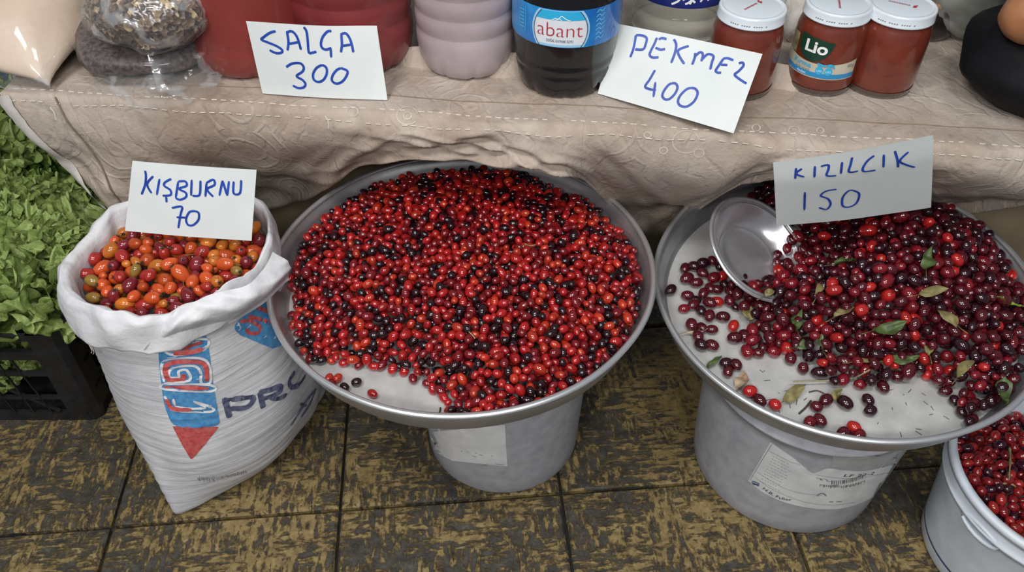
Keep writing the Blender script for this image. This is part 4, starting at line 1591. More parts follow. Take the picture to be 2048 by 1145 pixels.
lettuce(150, 570, 0.245, 1.0, 'lettuce', 'pale green curly lettuce head at the front right of the crate', 1, (R_(25), R_(10)))
lettuce(60, 590, 0.245, 1.0, 'lettuce', 'pale green curly lettuce head at the front middle of the crate', 2, (R_(28), R_(-8)))
lettuce(-30, 590, 0.245, 1.0, 'lettuce', 'pale green curly lettuce head at the front left, cut by the frame edge', 12, (R_(28), R_(-8)))
lettuce(100, 500, 0.255, 0.95, 'lettuce', 'pale green curly lettuce head just behind the front row', 3, (R_(20), 0))
lettuce(10, 490, 0.26, 1.0, 'lettuce', 'pale green lettuce head behind the front row at the left frame edge', 7, (R_(20), 0))
lettuce(25, 330, 0.31, 1.15, 'lettuce', 'large bright lettuce head at the back below the table corner', 4, (R_(25), R_(5)))
lettuce(70, 350, 0.28, 1.0, 'lettuce', 'bright lettuce head beside the large one at the back', 14, (R_(25), R_(15)))
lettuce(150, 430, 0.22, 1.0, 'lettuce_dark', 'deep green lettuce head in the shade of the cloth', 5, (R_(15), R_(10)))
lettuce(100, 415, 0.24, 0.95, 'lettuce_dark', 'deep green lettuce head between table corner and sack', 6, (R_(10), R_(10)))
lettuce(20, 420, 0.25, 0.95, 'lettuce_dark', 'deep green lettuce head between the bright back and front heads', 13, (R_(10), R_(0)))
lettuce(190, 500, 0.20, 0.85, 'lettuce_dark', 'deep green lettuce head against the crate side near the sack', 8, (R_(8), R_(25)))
lettuce(80, 748, 0.060, 0.60, 'lettuce', 'lettuce head seen through the crate front near the corner post', 9, (R_(50), 0))
lettuce(-5, 748, 0.060, 0.60, 'lettuce', 'lettuce head seen through the crate front at the left frame edge', 10, (R_(50), 0))
for k, (x_, y_) in enumerate(((-1.27, 1.10), (-1.28, 1.27), (-1.12, 1.30))):
    q = proj((x_, y_, 0.2))
    lettuce(q[0], q[1], 0.2, 1.0, 'lettuce', ('lettuce head at the outer front end of the crate', 'lettuce head at the outer back end of the crate', 'lettuce head at the back side of the crate')[k], 20 + k)
lettuce(45, 690, 0.120, 0.62, 'lettuce', 'lettuce head pressed against the upper crate front', 15, (R_(55), 0))
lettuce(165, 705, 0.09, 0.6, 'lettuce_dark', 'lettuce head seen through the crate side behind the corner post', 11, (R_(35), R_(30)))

# blue bag seen past the table corner
bb = aty(-5, 232, 1.55)
def blob(fn_r, n=40, k=24):
    V, F = [], []
    for j in range(k + 1):
        t_ = PI * j / k
        for i in range(n):
            a = 2 * PI * i / n
            d = Vector((math.sin(t_) * math.cos(a), math.sin(t_) * math.sin(a), math.cos(t_)))
            V.append(fn_r(d))
    for j in range(k):
        for i in range(n):
            F.append((j * n + i, (j + 1) * n + i, (j + 1) * n + (i + 1) % n, j * n + (i + 1) % n))
    return V, F


def bag_shape(sx, sy, sz, seed, lump=0.18, flat=True):
    def f(d):
        r = 1 + lump * nz(d.x * 1.6 + seed, d.y * 1.6, d.z * 1.6) + 0.06 * nz(d.x * 5 + seed, d.y * 5, d.z * 5)
        p = Vector((d.x * sx * r, d.y * sy * r, d.z * sz * r))
        if flat and p.z < -sz * 0.8:
            p.z = -sz * 0.8
        return p
    return f


o = obj('blue_bag', *blob(bag_shape(0.19, 0.16, 0.30, 5)), noisy('blue_plastic', (0.008, 0.05, 0.09), (0.02, 0.10, 0.17), 9, 0.35, bump=0.5, bscale=20, bdist=0.01))
o.location = (-1.14, 1.62, 0.245)
tag(o, 'dark blue plastic bag on the floor behind the lettuce crate', 'bag')

# ------------------------------------------------------------------ price cards
def make_card(label, TL, TR, BR, BL, lines, conv, nword, bend=None, w=0.0046):
    base_ = (BL + BR) / 2
    root = thing('price_card', label, 'price card', base_)
    nrm = (TR - TL).cross(BL - TL).normalized()
    if nrm.y > 0:
        nrm = -nrm
    def fn(u, v_):
        p = TL.lerp(TR, u).lerp(BL.lerp(BR, u), v_)
        b = bend(u, v_) if bend else 0.0
        return p + nrm * (b + 0.0008 * nz(u * 3, v_ * 3, TL.x * 9)) - base_
    V, F = gridf(fn, 16, 10)
    n = len(V)
    V2 = [v - nrm * 0.0006 for v in V]
    sheet = obj('paper', V + V2, F + [tuple(i + n for i in f[::-1]) for f in F], M['card'], root)
    bv = bvh_of(sheet)
    sub(strokes('written_word', bv, lines[:nword], w * 0.82, M['ink'], root, 0.0007, 6, conv), sheet)['label'] = 'blue marker handwriting'
    sub(strokes('written_price', bv, lines[nword:], w * 0.82, M['ink'], root, 0.0007, 6, conv), sheet)['label'] = 'blue marker figures'
    return root


k262 = 520 / 1985
L_SALCA = [[(655, 237), (610, 250), (560, 285), (547, 302), (600, 325), (660, 350), (702, 378), (700, 400), (660, 405), (608, 382)],
           [(745, 385), (752, 320), (742, 245)], [(735, 250), (770, 237), (800, 255), (825, 300), (848, 380)], [(752, 335), (832, 320)],
           [(868, 205), (890, 240), (900, 320), (908, 398), (935, 402), (965, 393)], [(1080, 237), (1050, 240), (1015, 280), (1000, 330), (1010, 365), (1040, 378), (1080, 365)], [(1075, 372), (1078, 438)],
           [(1152, 400), (1160, 340), (1155, 265)], [(1148, 265), (1185, 253), (1215, 285), (1235, 340), (1247, 400)], [(1160, 350), (1230, 340)],
           [(735, 512), (780, 485), (840, 482), (868, 510), (860, 545), (815, 580), (860, 610), (882, 640), (870, 665), (830, 672), (785, 652)],
           [(1012, 495), (970, 515), (942, 560), (945, 605), (980, 625), (1020, 608), (1045, 560), (1040, 515), (1010, 495)],
           [(1150, 518), (1200, 540), (1197, 575), (1165, 620), (1120, 638), (1085, 615), (1090, 575), (1120, 535), (1150, 520)]]
c_salca = lambda x, y: (380 + x * k262, y * k262)
make_card('white price card reading SALÇA 300 leaning on the red paste bottles', aty(492, 42, 1.155), aty(752, 55, 1.15), atz(775, 200, TZ + 0.005), atz(525, 187, TZ + 0.005), L_SALCA, c_salca, 10,
          lambda u, v_: -0.007 * smoothstep(0.6, 1, u) * (1 - v_) + 0.005 * math.sin(u * PI))
L_PEK = [[(308, 438), (330, 380), (345, 310), (350, 270)], [(350, 270), (390, 270), (432, 290), (425, 340), (405, 378), (345, 378)], [(525, 302), (550, 292), (585, 300)], [(512, 288), (490, 340), (460, 400), (458, 425), (480, 440), (525, 438)],
         [(500, 365), (540, 380), (575, 374)], [(640, 300), (658, 340), (650, 400), (620, 482)], [(755, 352), (700, 370), (672, 390), (682, 430), (720, 490)],
         [(780, 495), (800, 440), (803, 405)], [(803, 430), (840, 400), (862, 418), (850, 470)], [(855, 455), (900, 415), (942, 430), (930, 480), (918, 532)],
         [(1095, 462), (1050, 446), (1015, 450)], [(1018, 450), (985, 500), (960, 540), (975, 556), (1002, 556)], [(998, 495), (1050, 498)], [(1135, 485), (1165, 480), (1170, 505), (1135, 545), (1105, 572), (1140, 605), (1195, 640)],
         [(498, 535), (455, 610), (422, 660), (450, 680), (505, 690)], [(500, 628), (485, 742)],
         [(625, 637), (600, 650), (565, 695), (553, 735), (575, 760), (610, 755), (650, 715), (668, 670), (655, 640), (625, 637)], [(770, 672), (735, 685), (690, 730), (672, 775), (690, 808), (740, 815), (795, 775), (822, 715), (805, 680), (770, 672)]]
c_pek = lambda x, y: (1180 + x * k262, y * k262)
make_card('white price card reading PEKMEZ 400 leaning on the clear bottle and a jar', aty(1238, 48, 1.195), aty(1525, 108, 1.11), atz(1467, 267, TZ + 0.012), atz(1195, 187, TZ + 0.005), L_PEK, c_pek, 14,
          lambda u, v_: 0.005 * math.sin(u * PI), 0.0046)
k349 = 580 / 1660
L_KIS = [[(545, 118), (550, 150), (545, 200), (525, 255)], [(592, 150), (557, 195), (582, 248)], [(628, 165), (612, 258)], [(695, 165), (660, 185), (655, 205), (690, 230), (690, 258), (645, 262)], [(666, 268), (668, 300)],
         [(735, 180), (720, 275)], [(735, 180), (775, 180), (782, 205), (740, 222), (778, 245), (778, 270), (745, 285), (720, 275)], [(812, 170), (808, 262)], [(862, 175), (860, 240), (850, 262), (815, 262)],
         [(897, 185), (890, 268)], [(897, 188), (935, 170), (942, 200), (900, 225), (935, 268)], [(970, 262), (988, 175)], [(988, 175), (1015, 262)], [(1015, 262), (1025, 178)], [(1052, 180), (1050, 242), (1070, 255), (1090, 240), (1095, 172)],
         [(698, 332), (755, 325), (748, 370), (735, 448)], [(725, 385), (785, 388)], [(835, 350), (800, 355), (780, 395), (790, 428), (820, 430), (850, 400), (852, 362), (832, 350)]]
c_kis = lambda x, y: (100 + x * k349, 300 + y * k349)
make_card('white price card reading KIŞBURNU 70 stuck into the rose hips in the sack', aty(265, 322, 1.01), aty(513, 340, 1.0), aty(503, 482, 0.965), aty(250, 462, 0.975), L_KIS, c_kis, 15, lambda u, v_: 0.003 * math.sin(u * PI), 0.0042)
k365 = 748 / 2048
L_KIZ = [[(800, 508), (795, 568)], [(832, 512), (800, 540), (845, 558)], [(903, 498), (900, 560)], [(935, 500), (975, 492), (977, 515), (968, 550), (1020, 550)], [(1052, 475), (1045, 540)],
         [(1107, 450), (1098, 490), (1090, 530), (1140, 525)], [(1228, 440), (1190, 470), (1165, 510), (1175, 528), (1235, 520)], [(1280, 435), (1278, 505)], [(1340, 415), (1355, 465), (1358, 505)], [(1415, 420), (1368, 468), (1400, 490), (1450, 505)],
         [(848, 640), (845, 740)], [(1022, 625), (965, 635), (935, 660), (975, 678), (988, 708), (965, 735), (925, 725)], [(1110, 630), (1145, 650), (1130, 700), (1090, 722), (1055, 715), (1055, 670), (1085, 635), (1112, 630)]]
c_kiz = lambda x, y: (1300 + x * k365, 150 + y * k365)
make_card('white price card reading KIZILCIK 150 standing in the dark cherries', aty(1547, 332, 0.975), aty(1868, 278, 0.945), aty(1862, 415, 0.99), aty(1553, 452, 1.012), L_KIZ, c_kiz, 10,
          lambda u, v_: 0.004 * math.sin(u * PI) - 0.006 * smoothstep(0.25, 0, v_), 0.0042)

# ------------------------------------------------------------------ bottles
def bottle(label, px, py, r, prof, m, cap_m, group=None, nr=72, rad=None):
    """prof: [(radius factor, z)] from the base up; (px,py) where the base meets the cloth in front"""
    p = atz(px, py, TZ)
    rb = prof[1][0] * r * KT
    dirv = Vector((p.x, p.y, 0)).normalized()
    c = Vector((p.x, p.y, TZ + 0.003)) + dirv * rb
    b = thing('plastic_bottle', label, 'bottle', c, group)
    b.scale = (KT, KT, KT)
    obj('bottle_body', *lathe([(q * r, z) for q, z in prof], nr, rad=rad), m, b)
    zt = prof[-1][1]
    cp = [(0.026, zt - 0.012), (0.027, zt - 0.010), (0.027, zt + 0.012), (0.024, zt + 0.016), (0.0005, zt + 0.016)]
    obj('cap', *lathe(cp, 40, rad=lambda a, r_, z: r_ + (0.0005 if r_ > .026 and int(a * 20) % 2 else 0)), cap_m, b)
    return b, c, math.atan2(-c.y, -c.x)


def ribs(z0, z1, n, r=1.0, d=0.035, base=None):
    out = []
    st_ = (z1 - z0) / n
    for i in range(n):
        z = z0 + i * st_
        out += [(r, z + st_ * 0.10), (r, z + st_ * 0.62), (r - d, z + st_ * 0.80), (r - d, z + st_ * 0.88)]
    return out


def top_part(z0, H, r):
    return [(1.0, z0), (1.0, H * 0.62), (0.97, H * 0.68), (0.86, H * 0.78), (0.62, H * 0.87), (0.36, H * 0.925), (0.22 / 0.8, H * 0.95), (0.22 / 0.8, H * 0.985), (0.25, H)]


M['paste'] = noisy('red_paste_in_plastic', (0.19, 0.028, 0.024), (0.27, 0.044, 0.036), 8, 0.42, coat=0.45, bump=0.06, bscale=14)
M['paste_dark'] = noisy('dark_red_paste_in_plastic', (0.17, 0.023, 0.027), (0.24, 0.036, 0.038), 8, 0.42, coat=0.45, bump=0.06, bscale=14)
M['pink'] = noisy('lilac_drink_in_plastic', (0.34, 0.27, 0.285), (0.47, 0.39, 0.41), 7, 0.42, coat=0.5, bump=0.10, bscale=26)
M['molasses'] = noisy('dark_molasses_in_plastic', (0.006, 0.0055, 0.007), (0.012, 0.011, 0.013), 10, 0.22, coat=0.3, bump=0.08, bscale=30)
M['clear'] = noisy('clear_bottle', (0.50, 0.49, 0.40), (0.62, 0.60, 0.52), 10, 0.12, coat=0.6, alpha=0.42)
M['cap_red'] = mat('red_cap', (0.4, 0.03, 0.03), 0.4)
M['cap_blue'] = mat('blue_cap', (0.03, 0.09, 0.35), 0.4)
M['cap_white'] = mat('white_cap', (0.75, 0.76, 0.77), 0.4)

H5 = 0.33
basep = [(0.0005, 0.004), (0.80, 0.0), (0.88, 0.004), (0.955, 0.016), (0.985, 0.030)]
foot = lambda a, r, z: r - 0.0035 * max(0, math.cos(a * 9)) ** 6 * (1 if z < 0.022 and r > 0.02 else 0)
bottle('large plastic bottle of red paste, leftmost, smooth sided', 525, 158, 0.086, basep + [(1.0, 0.040), (0.985, 0.046), (1.0, 0.052)] + top_part(0.06, H5, 0.086), M['paste'], M['cap_red'], rad=foot)
bottle('ribbed plastic bottle of dark red paste behind the SALÇA card', 722, 155, 0.083, basep + [(0.99, 0.034)] + ribs(0.036, 0.175, 4, 1.0, 0.028) + top_part(0.18, H5, 0.083), M['paste_dark'], M['cap_red'], rad=foot)
bottle('ribbed plastic bottle of lilac pink drink beside the dark bottle', 937, 162, 0.069, basep + [(0.99, 0.034)] + ribs(0.038, 0.17, 5, 1.0, 0.030) + top_part(0.18, 0.31, 0.069), M['pink'], M['cap_white'], rad=foot)
ab, abc, aba = bottle('dark molasses bottle with a blue printed band label', 1125, 199, 0.0705, [(0.0005, 0.004), (0.80, 0.0), (0.86, 0.004), (0.90, 0.014), (0.93, 0.030), (0.915, 0.033), (0.935, 0.037), (0.95, 0.044), (0.935, 0.047), (0.955, 0.051), (0.985, 0.074), (1.0, 0.078),
                       (1.0, 0.128), (0.985, 0.132), (0.96, 0.150), (0.99, 0.165)] + top_part(0.18, 0.30, 0.0705), M['molasses'], M['cap_blue'], rad=lambda a, r, z: r - 0.003 * max(0, math.cos(a * 8)) ** 6 * (1 if z < 0.018 and r > 0.02 else 0))
cb_, cbc, cba = bottle('clear plastic bottle with a dark blue script label behind the PEKMEZ card', 1345, 118, 0.068, basep + [(0.99, 0.026), (0.95, 0.032), (0.95, 0.035), (0.99, 0.041), (0.99, 0.052), (0.95, 0.057), (0.95, 0.060), (1.0, 0.066), (1.0, 0.10)] + top_part(0.16, 0.30, 0.068), M['clear'], M['cap_blue'])

# blue band of the dark bottle
RB = 0.0705


def cyl(r, ang):
    return lambda u, v_: Vector((r * math.cos(ang + u / r), r * math.sin(ang + u / r), v_))


ang = aba - 0.10
m = mat('blue_band_print', (0.02, 0.20, 0.55), 0.3, coat=0.5)
t = NT(m)
v = t.coords('Object')
t.color(t.ramp(t.noise(v, 14, 3), [(0.35, (0.010, 0.11, 0.42)), (0.62, (0.02, 0.27, 0.66))]))
ab_lb = obj('label_band', *lathe([(RB + 0.0004, 0.0785), (RB + 0.0006, 0.082), (RB + 0.0006, 0.124), (RB + 0.0004, 0.1275)], 96), m, ab)


def disc(fn, r, v0, a0, a1, v_lo, v_hi, n=40):
    """part of a disc between two heights, in label space"""
    V, F = [], []
    for i in range(n + 1):
        yv = v_lo + (v_hi - v_lo) * i / n
        hw_ = math.sqrt(max(r * r - (yv - v0) ** 2, 0))
        for k in range(13):
            V.append(fn(-hw_ + 2 * hw_ * k / 12, yv))
    for i in range(n):
        for k in range(12):
            a = i * 13 + k
            F.append((a, a + 1, a + 14, a + 13))
    return V, F


M['side_blue'] = mat('light_blue_print', (0.10, 0.50, 0.74), 0.4)
vc = 0.1015
obj('emblem_glow', *disc(cyl(RB + 0.0010, ang), 0.0375, vc, 0, 0, 0.0795, 0.1268), mat('pale_blue_print', (0.35, 0.62, 0.82), 0.35, coat=0.5), ab_lb)
obj('emblem', *disc(cyl(RB + 0.0013, ang), 0.0345, vc, 0, 0, 0.0798, 0.1265), mat('white_emblem_print', (0.72, 0.75, 0.80), 0.35, coat=0.5), ab_lb)
obj('emblem_sky', *disc(cyl(RB + 0.0016, ang), 0.0340, vc, 0, 0, 0.1150, 0.1265, 12), M['print_cyan'], ab_lb)
obj('emblem_water', *disc(cyl(RB + 0.0016, ang), 0.0340, vc, 0, 0, 0.0798, 0.0830, 6), mat('pale_water_print', (0.30, 0.58, 0.80), 0.35), ab_lb)
fnr = cyl(RB + 0.0019, ang)


def uv_ribbon(mb, pts, w, fn, k=5):
    sm = smoothline([(p[0], p[1], 0) for p in pts], k)
    V, F = [], []
    for i in range(len(sm)):
        a, b = sm[max(i - 1, 0)], sm[min(i + 1, len(sm) - 1)]
        d = (b - a)
        d = d.normalized() if d.length > 1e-9 else Vector((1, 0, 0))
        n = Vector((-d.y, d.x, 0)) * w / 2
        V += [fn(sm[i].x + n.x, sm[i].y + n.y), fn(sm[i].x - n.x, sm[i].y - n.y)]
    for i in range(len(sm) - 1):
        F.append((2 * i, 2 * i + 1, 2 * i + 3, 2 * i + 2))
    mb.add(V, F)


for s in (1, -1):
    mb = MB()
    lim = math.asin(min((0.1265 - vc) / 0.0345, 1))
    lo = math.asin((0.0798 - vc) / 0.0345)
    uv_ribbon(mb, [(s * 0.0345 * math.cos(lo + (lim - lo) * k / 14), vc + 0.0345 * math.sin(lo + (lim - lo) * k / 14)) for k in range(15)], 0.0009, fnr, 2)
    mb.build('emblem_ring', M['print_navy'], ab_lb)
mb = MB()
text_on(mb, 'abant', fnr, 0.0265, -0.0295, 0.0935, -0.015, width=0.058)
mb.build('lettering', M['print_red'], ab_lb)
mb = MB()
text_on(mb, 'DOĞAL KAYNAK SUYU', fnr, 0.0052, -0.017, 0.0862, 0, width=0.034)
mb.build('small_lettering', M['print_navy'], ab_lb)
mb = MB()
uv_ribbon(mb, [(-0.011, 0.1145), (-0.006, 0.1175), (-0.003, 0.1160), (0.001, 0.1205), (0.005, 0.1185), (0.009, 0.1160), (0.013, 0.1150)], 0.0010, fnr, 3)
uv_ribbon(mb, [(-0.006, 0.1150), (-0.002, 0.1175), (0.002, 0.1150)], 0.0008, fnr, 3)
mb.build('mountain', M['print_white'], ab_lb)
mb = MB()
fn2 = cyl(RB + 0.0010, ang)
for u in (-0.062, -0.050):
    uv_ribbon(mb, [(u, 0.122), (u + 0.001, 0.105), (u, 0.090)], 0.0009, fn2, 3)
for k in range(6):
    uv_ribbon(mb, [(-0.060, 0.094 + k * 0.0045), (-0.052, 0.0945 + k * 0.0045)], 0.0012, fn2, 2)
mb.build('side_print', M['side_blue'], ab_lb)
mb = MB()
for k in range(7):
    z = 0.087 + k * 0.0058
    uv_ribbon(mb, [(0.046, z), (0.050, z + 0.003), (0.054, z + 0.0005), (0.058, z + 0.0035)], 0.0014, fn2, 3)
mb.build('side_print', M['side_blue'], ab_lb)

# dark blue label of the clear bottle
cb_lb = obj('label_band', *lathe([(0.0684, 0.079), (0.0690, 0.082), (0.0690, 0.133), (0.0684, 0.136)], 80), noisy('navy_label', (0.015, 0.025, 0.16), (0.025, 0.04, 0.24), 10, 0.35, coat=0.4), cb_)
mb = MB()
fn3 = cyl(0.0697, cba)
for q in ([(-0.012, 0.106), (-0.004, 0.111), (0.000, 0.117), (0.004, 0.113)], [(0.006, 0.108), (0.010, 0.110), (0.016, 0.116), (0.022, 0.124)], [(0.012, 0.108), (0.015, 0.113), (0.019, 0.110)], [(0.026, 0.111), (0.030, 0.118), (0.027, 0.126)],
          [(0.036, 0.112), (0.041, 0.116), (0.046, 0.124)], [(0.044, 0.113), (0.048, 0.120), (0.050, 0.114), (0.053, 0.121)]):
    uv_ribbon(mb, [(a_, b_ - 0.022) for a_, b_ in q], 0.0028, fn3, 3)
text_on(mb, '20', fn3, 0.013, -0.042, 0.095, 0.02)
mb.build('script_lettering', M['print_white'], cb_lb)

# ------------------------------------------------------------------ glass jars
def jar(label, px, py, r, H, m, lid=True):
    p = atz(px, py, TZ)
    dirv = Vector((p.x, p.y, 0)).normalized()
    c = Vector((p.x, p.y, TZ + 0.003)) + dirv * r * 0.93 * KT
    j = thing('glass_jar', label, 'jar', c)
    j.scale = (KT, KT, KT)
    prof = [(0.0005, 0.003), (r * 0.80, 0.0), (r * 0.90, 0.002), (r * 0.975, 0.009), (r, 0.018), (r, H * 0.62), (r * 0.985, H * 0.72), (r * 0.93, H * 0.80), (r * 0.885, H * 0.84), (r * 0.885, H * 0.93)]
    obj('jar_body', *lathe(prof, 72), m, j)
    obj('glass_foot', *lathe([(r * 0.78, -0.0005), (r * 0.93, 0.0), (r * 0.985, 0.005), (r * 0.99, 0.009)], 72), M['foot_glass'], j)
    lr = r * 0.935
    lp = [(lr * 0.985, H * 0.86), (lr * 1.015, H * 0.862), (lr * 1.01, H * 0.875), (lr, H * 0.88), (lr, H * 0.965), (lr * 0.985, H * 0.985), (lr * 0.95, H * 0.993), (lr * 0.90, H * 0.990), (lr * 0.87, H * 0.978), (lr * 0.83, H * 0.982), (0.0005, H * 0.984)]
    j_lid = obj('lid', *lathe(lp, 72), M['lid'], j)
    return j, c, math.atan2(-c.y, -c.x), lr, j_lid


M['foot_glass'] = mat('dark_glass_foot', (0.08, 0.055, 0.045), 0.08, coat=1.0)
M['jam'] = noisy('red_brown_sauce_in_glass', (0.125, 0.021, 0.012), (0.185, 0.033, 0.017), 30, 0.30, coat=0.8, bump=0.05, bscale=30, detail=6)
JH = 0.113
j1, j1c, j1a, lr1, lid1 = jar('glass jar of red brown sauce partly behind the PEKMEZ card', 1466, 203, 0.0455, JH, M['jam'])
j2, j2c, j2a, lr2, lid2 = jar('glass jar of red brown sauce with a green and cream label', 1625, 194, 0.0445, JH, M['jam'])
j3, j3c, j3a, lr3, lid3 = jar('unlabelled glass jar of red brown sauce, rightmost of the jars', 1742, 198, 0.0450, JH * 1.0, M['jam'])
for j, a0, lr, lid_ in ((j1, 0.75, lr1, lid1), (j2, 1.35, lr2, lid2), (j3, -0.55, lr3, lid3)):
    mb = MB()
    ca, sa = math.cos(a0), math.sin(a0)
    f = lambda u, v_: Vector((u * ca - v_ * sa, u * sa + v_ * ca, JH * 0.984 + 0.0006))
    x = -0.018
    for k in range(9):
        uv_ribbon(mb, [(x, -0.001), (x + 0.0012, 0.002), (x + 0.0022, -0.001)], 0.0008, f, 2)
        x += 0.0030
    uv_ribbon(mb, [(0.012, -0.003), (0.016, -0.001), (0.013, 0.001), (0.017, 0.004)], 0.0022, f, 3)
    mb.build('lid_print', M['print_red'], lid_)
    mb = MB()
    fr_ = cyl(lr + 0.0004, math.atan2(-j.location.y, -j.location.x))
    for k in range(16):
        if k % 5 != 4:
            uv_ribbon(mb, [(-0.024 + k * 0.003, JH * 0.905), (-0.0222 + k * 0.003, JH * 0.912)], 0.0012, fr_, 2)
    mb.build('date_stamp', M['print_grey'], lid_)
# label of the middle jar
a2 = j2a - 0.12
RJ = 0.0445
cream = noisy('cream_label_print', (0.50, 0.45, 0.34), (0.60, 0.56, 0.46), 30, 0.45, coat=0.4)
fj = lambda d: cyl(RJ + d, a2)
LB0, LB1 = 0.026, 0.052
j2_lb = obj('label_band', *gridf(lambda u, v_: fj(0.0005)(-0.062 + 0.116 * u, LB0 + (LB1 - LB0 - 0.006 * math.sin(u * PI)) * v_), 40, 4), cream, j2)
obj('blue_stripe', *gridf(lambda u, v_: fj(0.0009)(-0.062 + 0.116 * u, LB0 + 0.0015 + 0.0065 * v_), 40, 2), mat('blue_stripe_print', (0.02, 0.26, 0.56), 0.4, coat=0.4), j2_lb)
obj('photo_patch', *gridf(lambda u, v_: fj(0.0008)(-0.056 + 0.020 * u, 0.050 + 0.026 * v_), 8, 4), noisy('olive_photo_print', (0.14, 0.12, 0.05), (0.42, 0.36, 0.18), 90, 0.45, coat=0.4), j2_lb)
def green_fn(u, v_):
    x = -0.0235 + 0.047 * u
    top = 0.0815 - 0.0045 * u + 0.0
    bot = 0.0810 - 0.033 * math.sqrt(max(1 - ((x + 0.002) / 0.0258) ** 2, 0))
    return fj(0.0013)(x - 0.008, bot + (top - bot) * v_)
obj('green_badge', *gridf(green_fn, 24, 8), mat('dark_green_print', (0.006, 0.045, 0.025), 0.4, coat=0.4), j2_lb)
mb = MB()
text_on(mb, 'Lio', fj(0.0018), 0.0215, -0.0215, 0.0605, 0.03, width=0.030)
mb.build('lettering', M['print_white'], j2_lb)
mb = MB()
text_on(mb, 'Kırma', fj(0.0014), 0.0095, -0.034, 0.0395, 0.015, width=0.027)
mb.build('lettering', M['print_cyan'], j2_lb)
mb = MB()
text_on(mb, 'yeşil zeytin', fj(0.0014), 0.005, -0.030, 0.0345, 0, width=0.022)
text_on(mb, '400 g', fj(0.0014), 0.006, 0.040, 0.043, 0, width=0.011)
mb.build('small_print', M['print_grey'], j2_lb)
mb = MB()
for du in (0.0, 0.0115):
    V, F = [], []
    for k in range(17):
        a = 2 * PI * k / 16
        V.append(fj(0.0014)(0.0045 + du + 0.0050 * math.cos(a), 0.0380 + 0.0056 * math.sin(a)))
    V.append(fj(0.0014)(0.0045 + du, 0.0380))
    mb.add(V, [(k, k + 1, 17) for k in range(16)])
for q in ([(0.0, 0.0475), (0.006, 0.0465), (0.011, 0.0450)], [(0.011, 0.0450), (0.016, 0.0480), (0.022, 0.0460)], [(0.001, 0.0445), (0.006, 0.0450), (0.011, 0.0450)], [(0.012, 0.0455), (0.018, 0.0455), (0.023, 0.0430)]):
    uv_ribbon(mb, q, 0.0018, fj(0.0014), 3)
mb.build('olive_sprig', M['print_cyan'], j2_lb)
mb = MB()
text_on(mb, '4adet', fj(0.0016), 0.0055, -0.026, 0.0290, 0, width=0.014)
text_on(mb, 'LIO', fj(0.0018), 0.004, 0.0015, 0.0365, 0, width=0.006)
text_on(mb, 'LIO', fj(0.0018), 0.004, 0.0130, 0.0365, 0, width=0.006)
mb.build('white_print', M['print_white'], j2_lb)

# ------------------------------------------------------------------ bags on the left of the table
def film_sheet(name, parent, fn, nu=20, nv=20):
    o = obj(name, *gridf(fn, nu, nv), M['film'], parent)
    return o


fb = thing('flour_bag', 'clear plastic bag of pale beige flour at the table corner', 'bag', atz(20, 120, TZ + 0.004))
flc = fb.location.copy()
fb.scale = (KT, KT, KT)
TIP = (atz(100, 181, TZ + 0.012) - flc) / KT
def flour_fn(d):
    sx, sy, s_z = 0.125, 0.12, 0.065
    p = Vector((d.x * sx, d.y * sy, d.z * s_z)) * (1 + 0.10 * nz(d.x * 2, d.y * 2, d.z * 2 + 3))
    # pulled to a corner at the front right
    k = max(0.0, d.dot(Vector((0.62, -0.78, -0.1)))) ** 5
    p = p.lerp(TIP - Vector((0, 0.045, 0.055)), k * 0.9)
    p += Vector((0, 0.045, 0.055))
    p.z = max(p.z, 0.002)
    return p
obj('flour', *blob(flour_fn, 56, 32), noisy('beige_flour_in_film', (0.50, 0.38, 0.29), (0.62, 0.50, 0.40), 7, 0.45, coat=0.35, bump=0.35, bscale=24, bdist=0.006), fb)
def flour_film(u, v_):
    q = Vector((-0.14, -0.055, 0.006)).lerp(TIP + Vector((0.004, -0.004, 0.0)), u)
    p = q + Vector((0, 0.07 * v_, 0.052 * v_ ** 0.7 + 0.004 * math.sin(u * 14 + v_ * 5)))
    return p + Vector((0, 0, 0.003 * nz(u * 9, v_ * 5)))
film_sheet('film_fold', fb, flour_film)

gb = thing('spice_bag', 'clear plastic bag of dark ground spice with a loose folded tail', 'bag', atz(290, 165, TZ + 0.004))
gbc = gb.location.copy()
gb.scale = (KT, KT, KT)
def spice_fn(d):
    sx, sy, s_z = 0.100, 0.094, 0.038
    e = 0.66
    f = lambda q: math.copysign(abs(q) ** e, q)
    p = Vector((f(d.x) * sx, f(d.y) * sy, f(d.z) * s_z))
    k = smoothstep(0.03, -0.09, p.y)      # a slack pillow, its front edge pinched low and narrower
    p.z *= 1 - 0.50 * k
    p.x *= 1 - 0.16 * k
    p *= 1 + 0.05 * nz(d.x * 2.2 + 4, d.y * 2.2, d.z * 2)
    p += Vector((-0.006, 0.070, 0.032))
    p.z = max(p.z, 0.001)
    return p
obj('ground_spice', *blob(spice_fn, 56, 32), noisy('ground_spice_in_film', (0.05, 0.038, 0.037), (0.15, 0.12, 0.115), 190, 0.45, coat=0.35, bump=0.35, bscale=40, bdist=0.005, detail=6), gb)
def tail_fn(u, v_):
    x = -0.060 + 0.165 * u
    front = -0.020 - 0.050 * math.sin(u * PI * 0.85 + 0.1)
    y = 0.055 + (front - 0.055) * v_
    z = 0.046 * (1 - v_) ** 1.2 * math.sin(min(u * 1.15 + 0.15, 1) * PI) ** 0.5 + 0.006 + 0.010 * abs(nz(u * 5, v_ * 4, 2)) + 0.006 * nz(u * 11, v_ * 9, 7)
    if y < -0.03:
        z -= 0.2 * (-0.03 - y)
    return Vector((x + 0.01 * nz(v_ * 5, u * 3), y, max(z, 0.002)))
film_sheet('film_tail', gb, tail_fn, 34, 26)
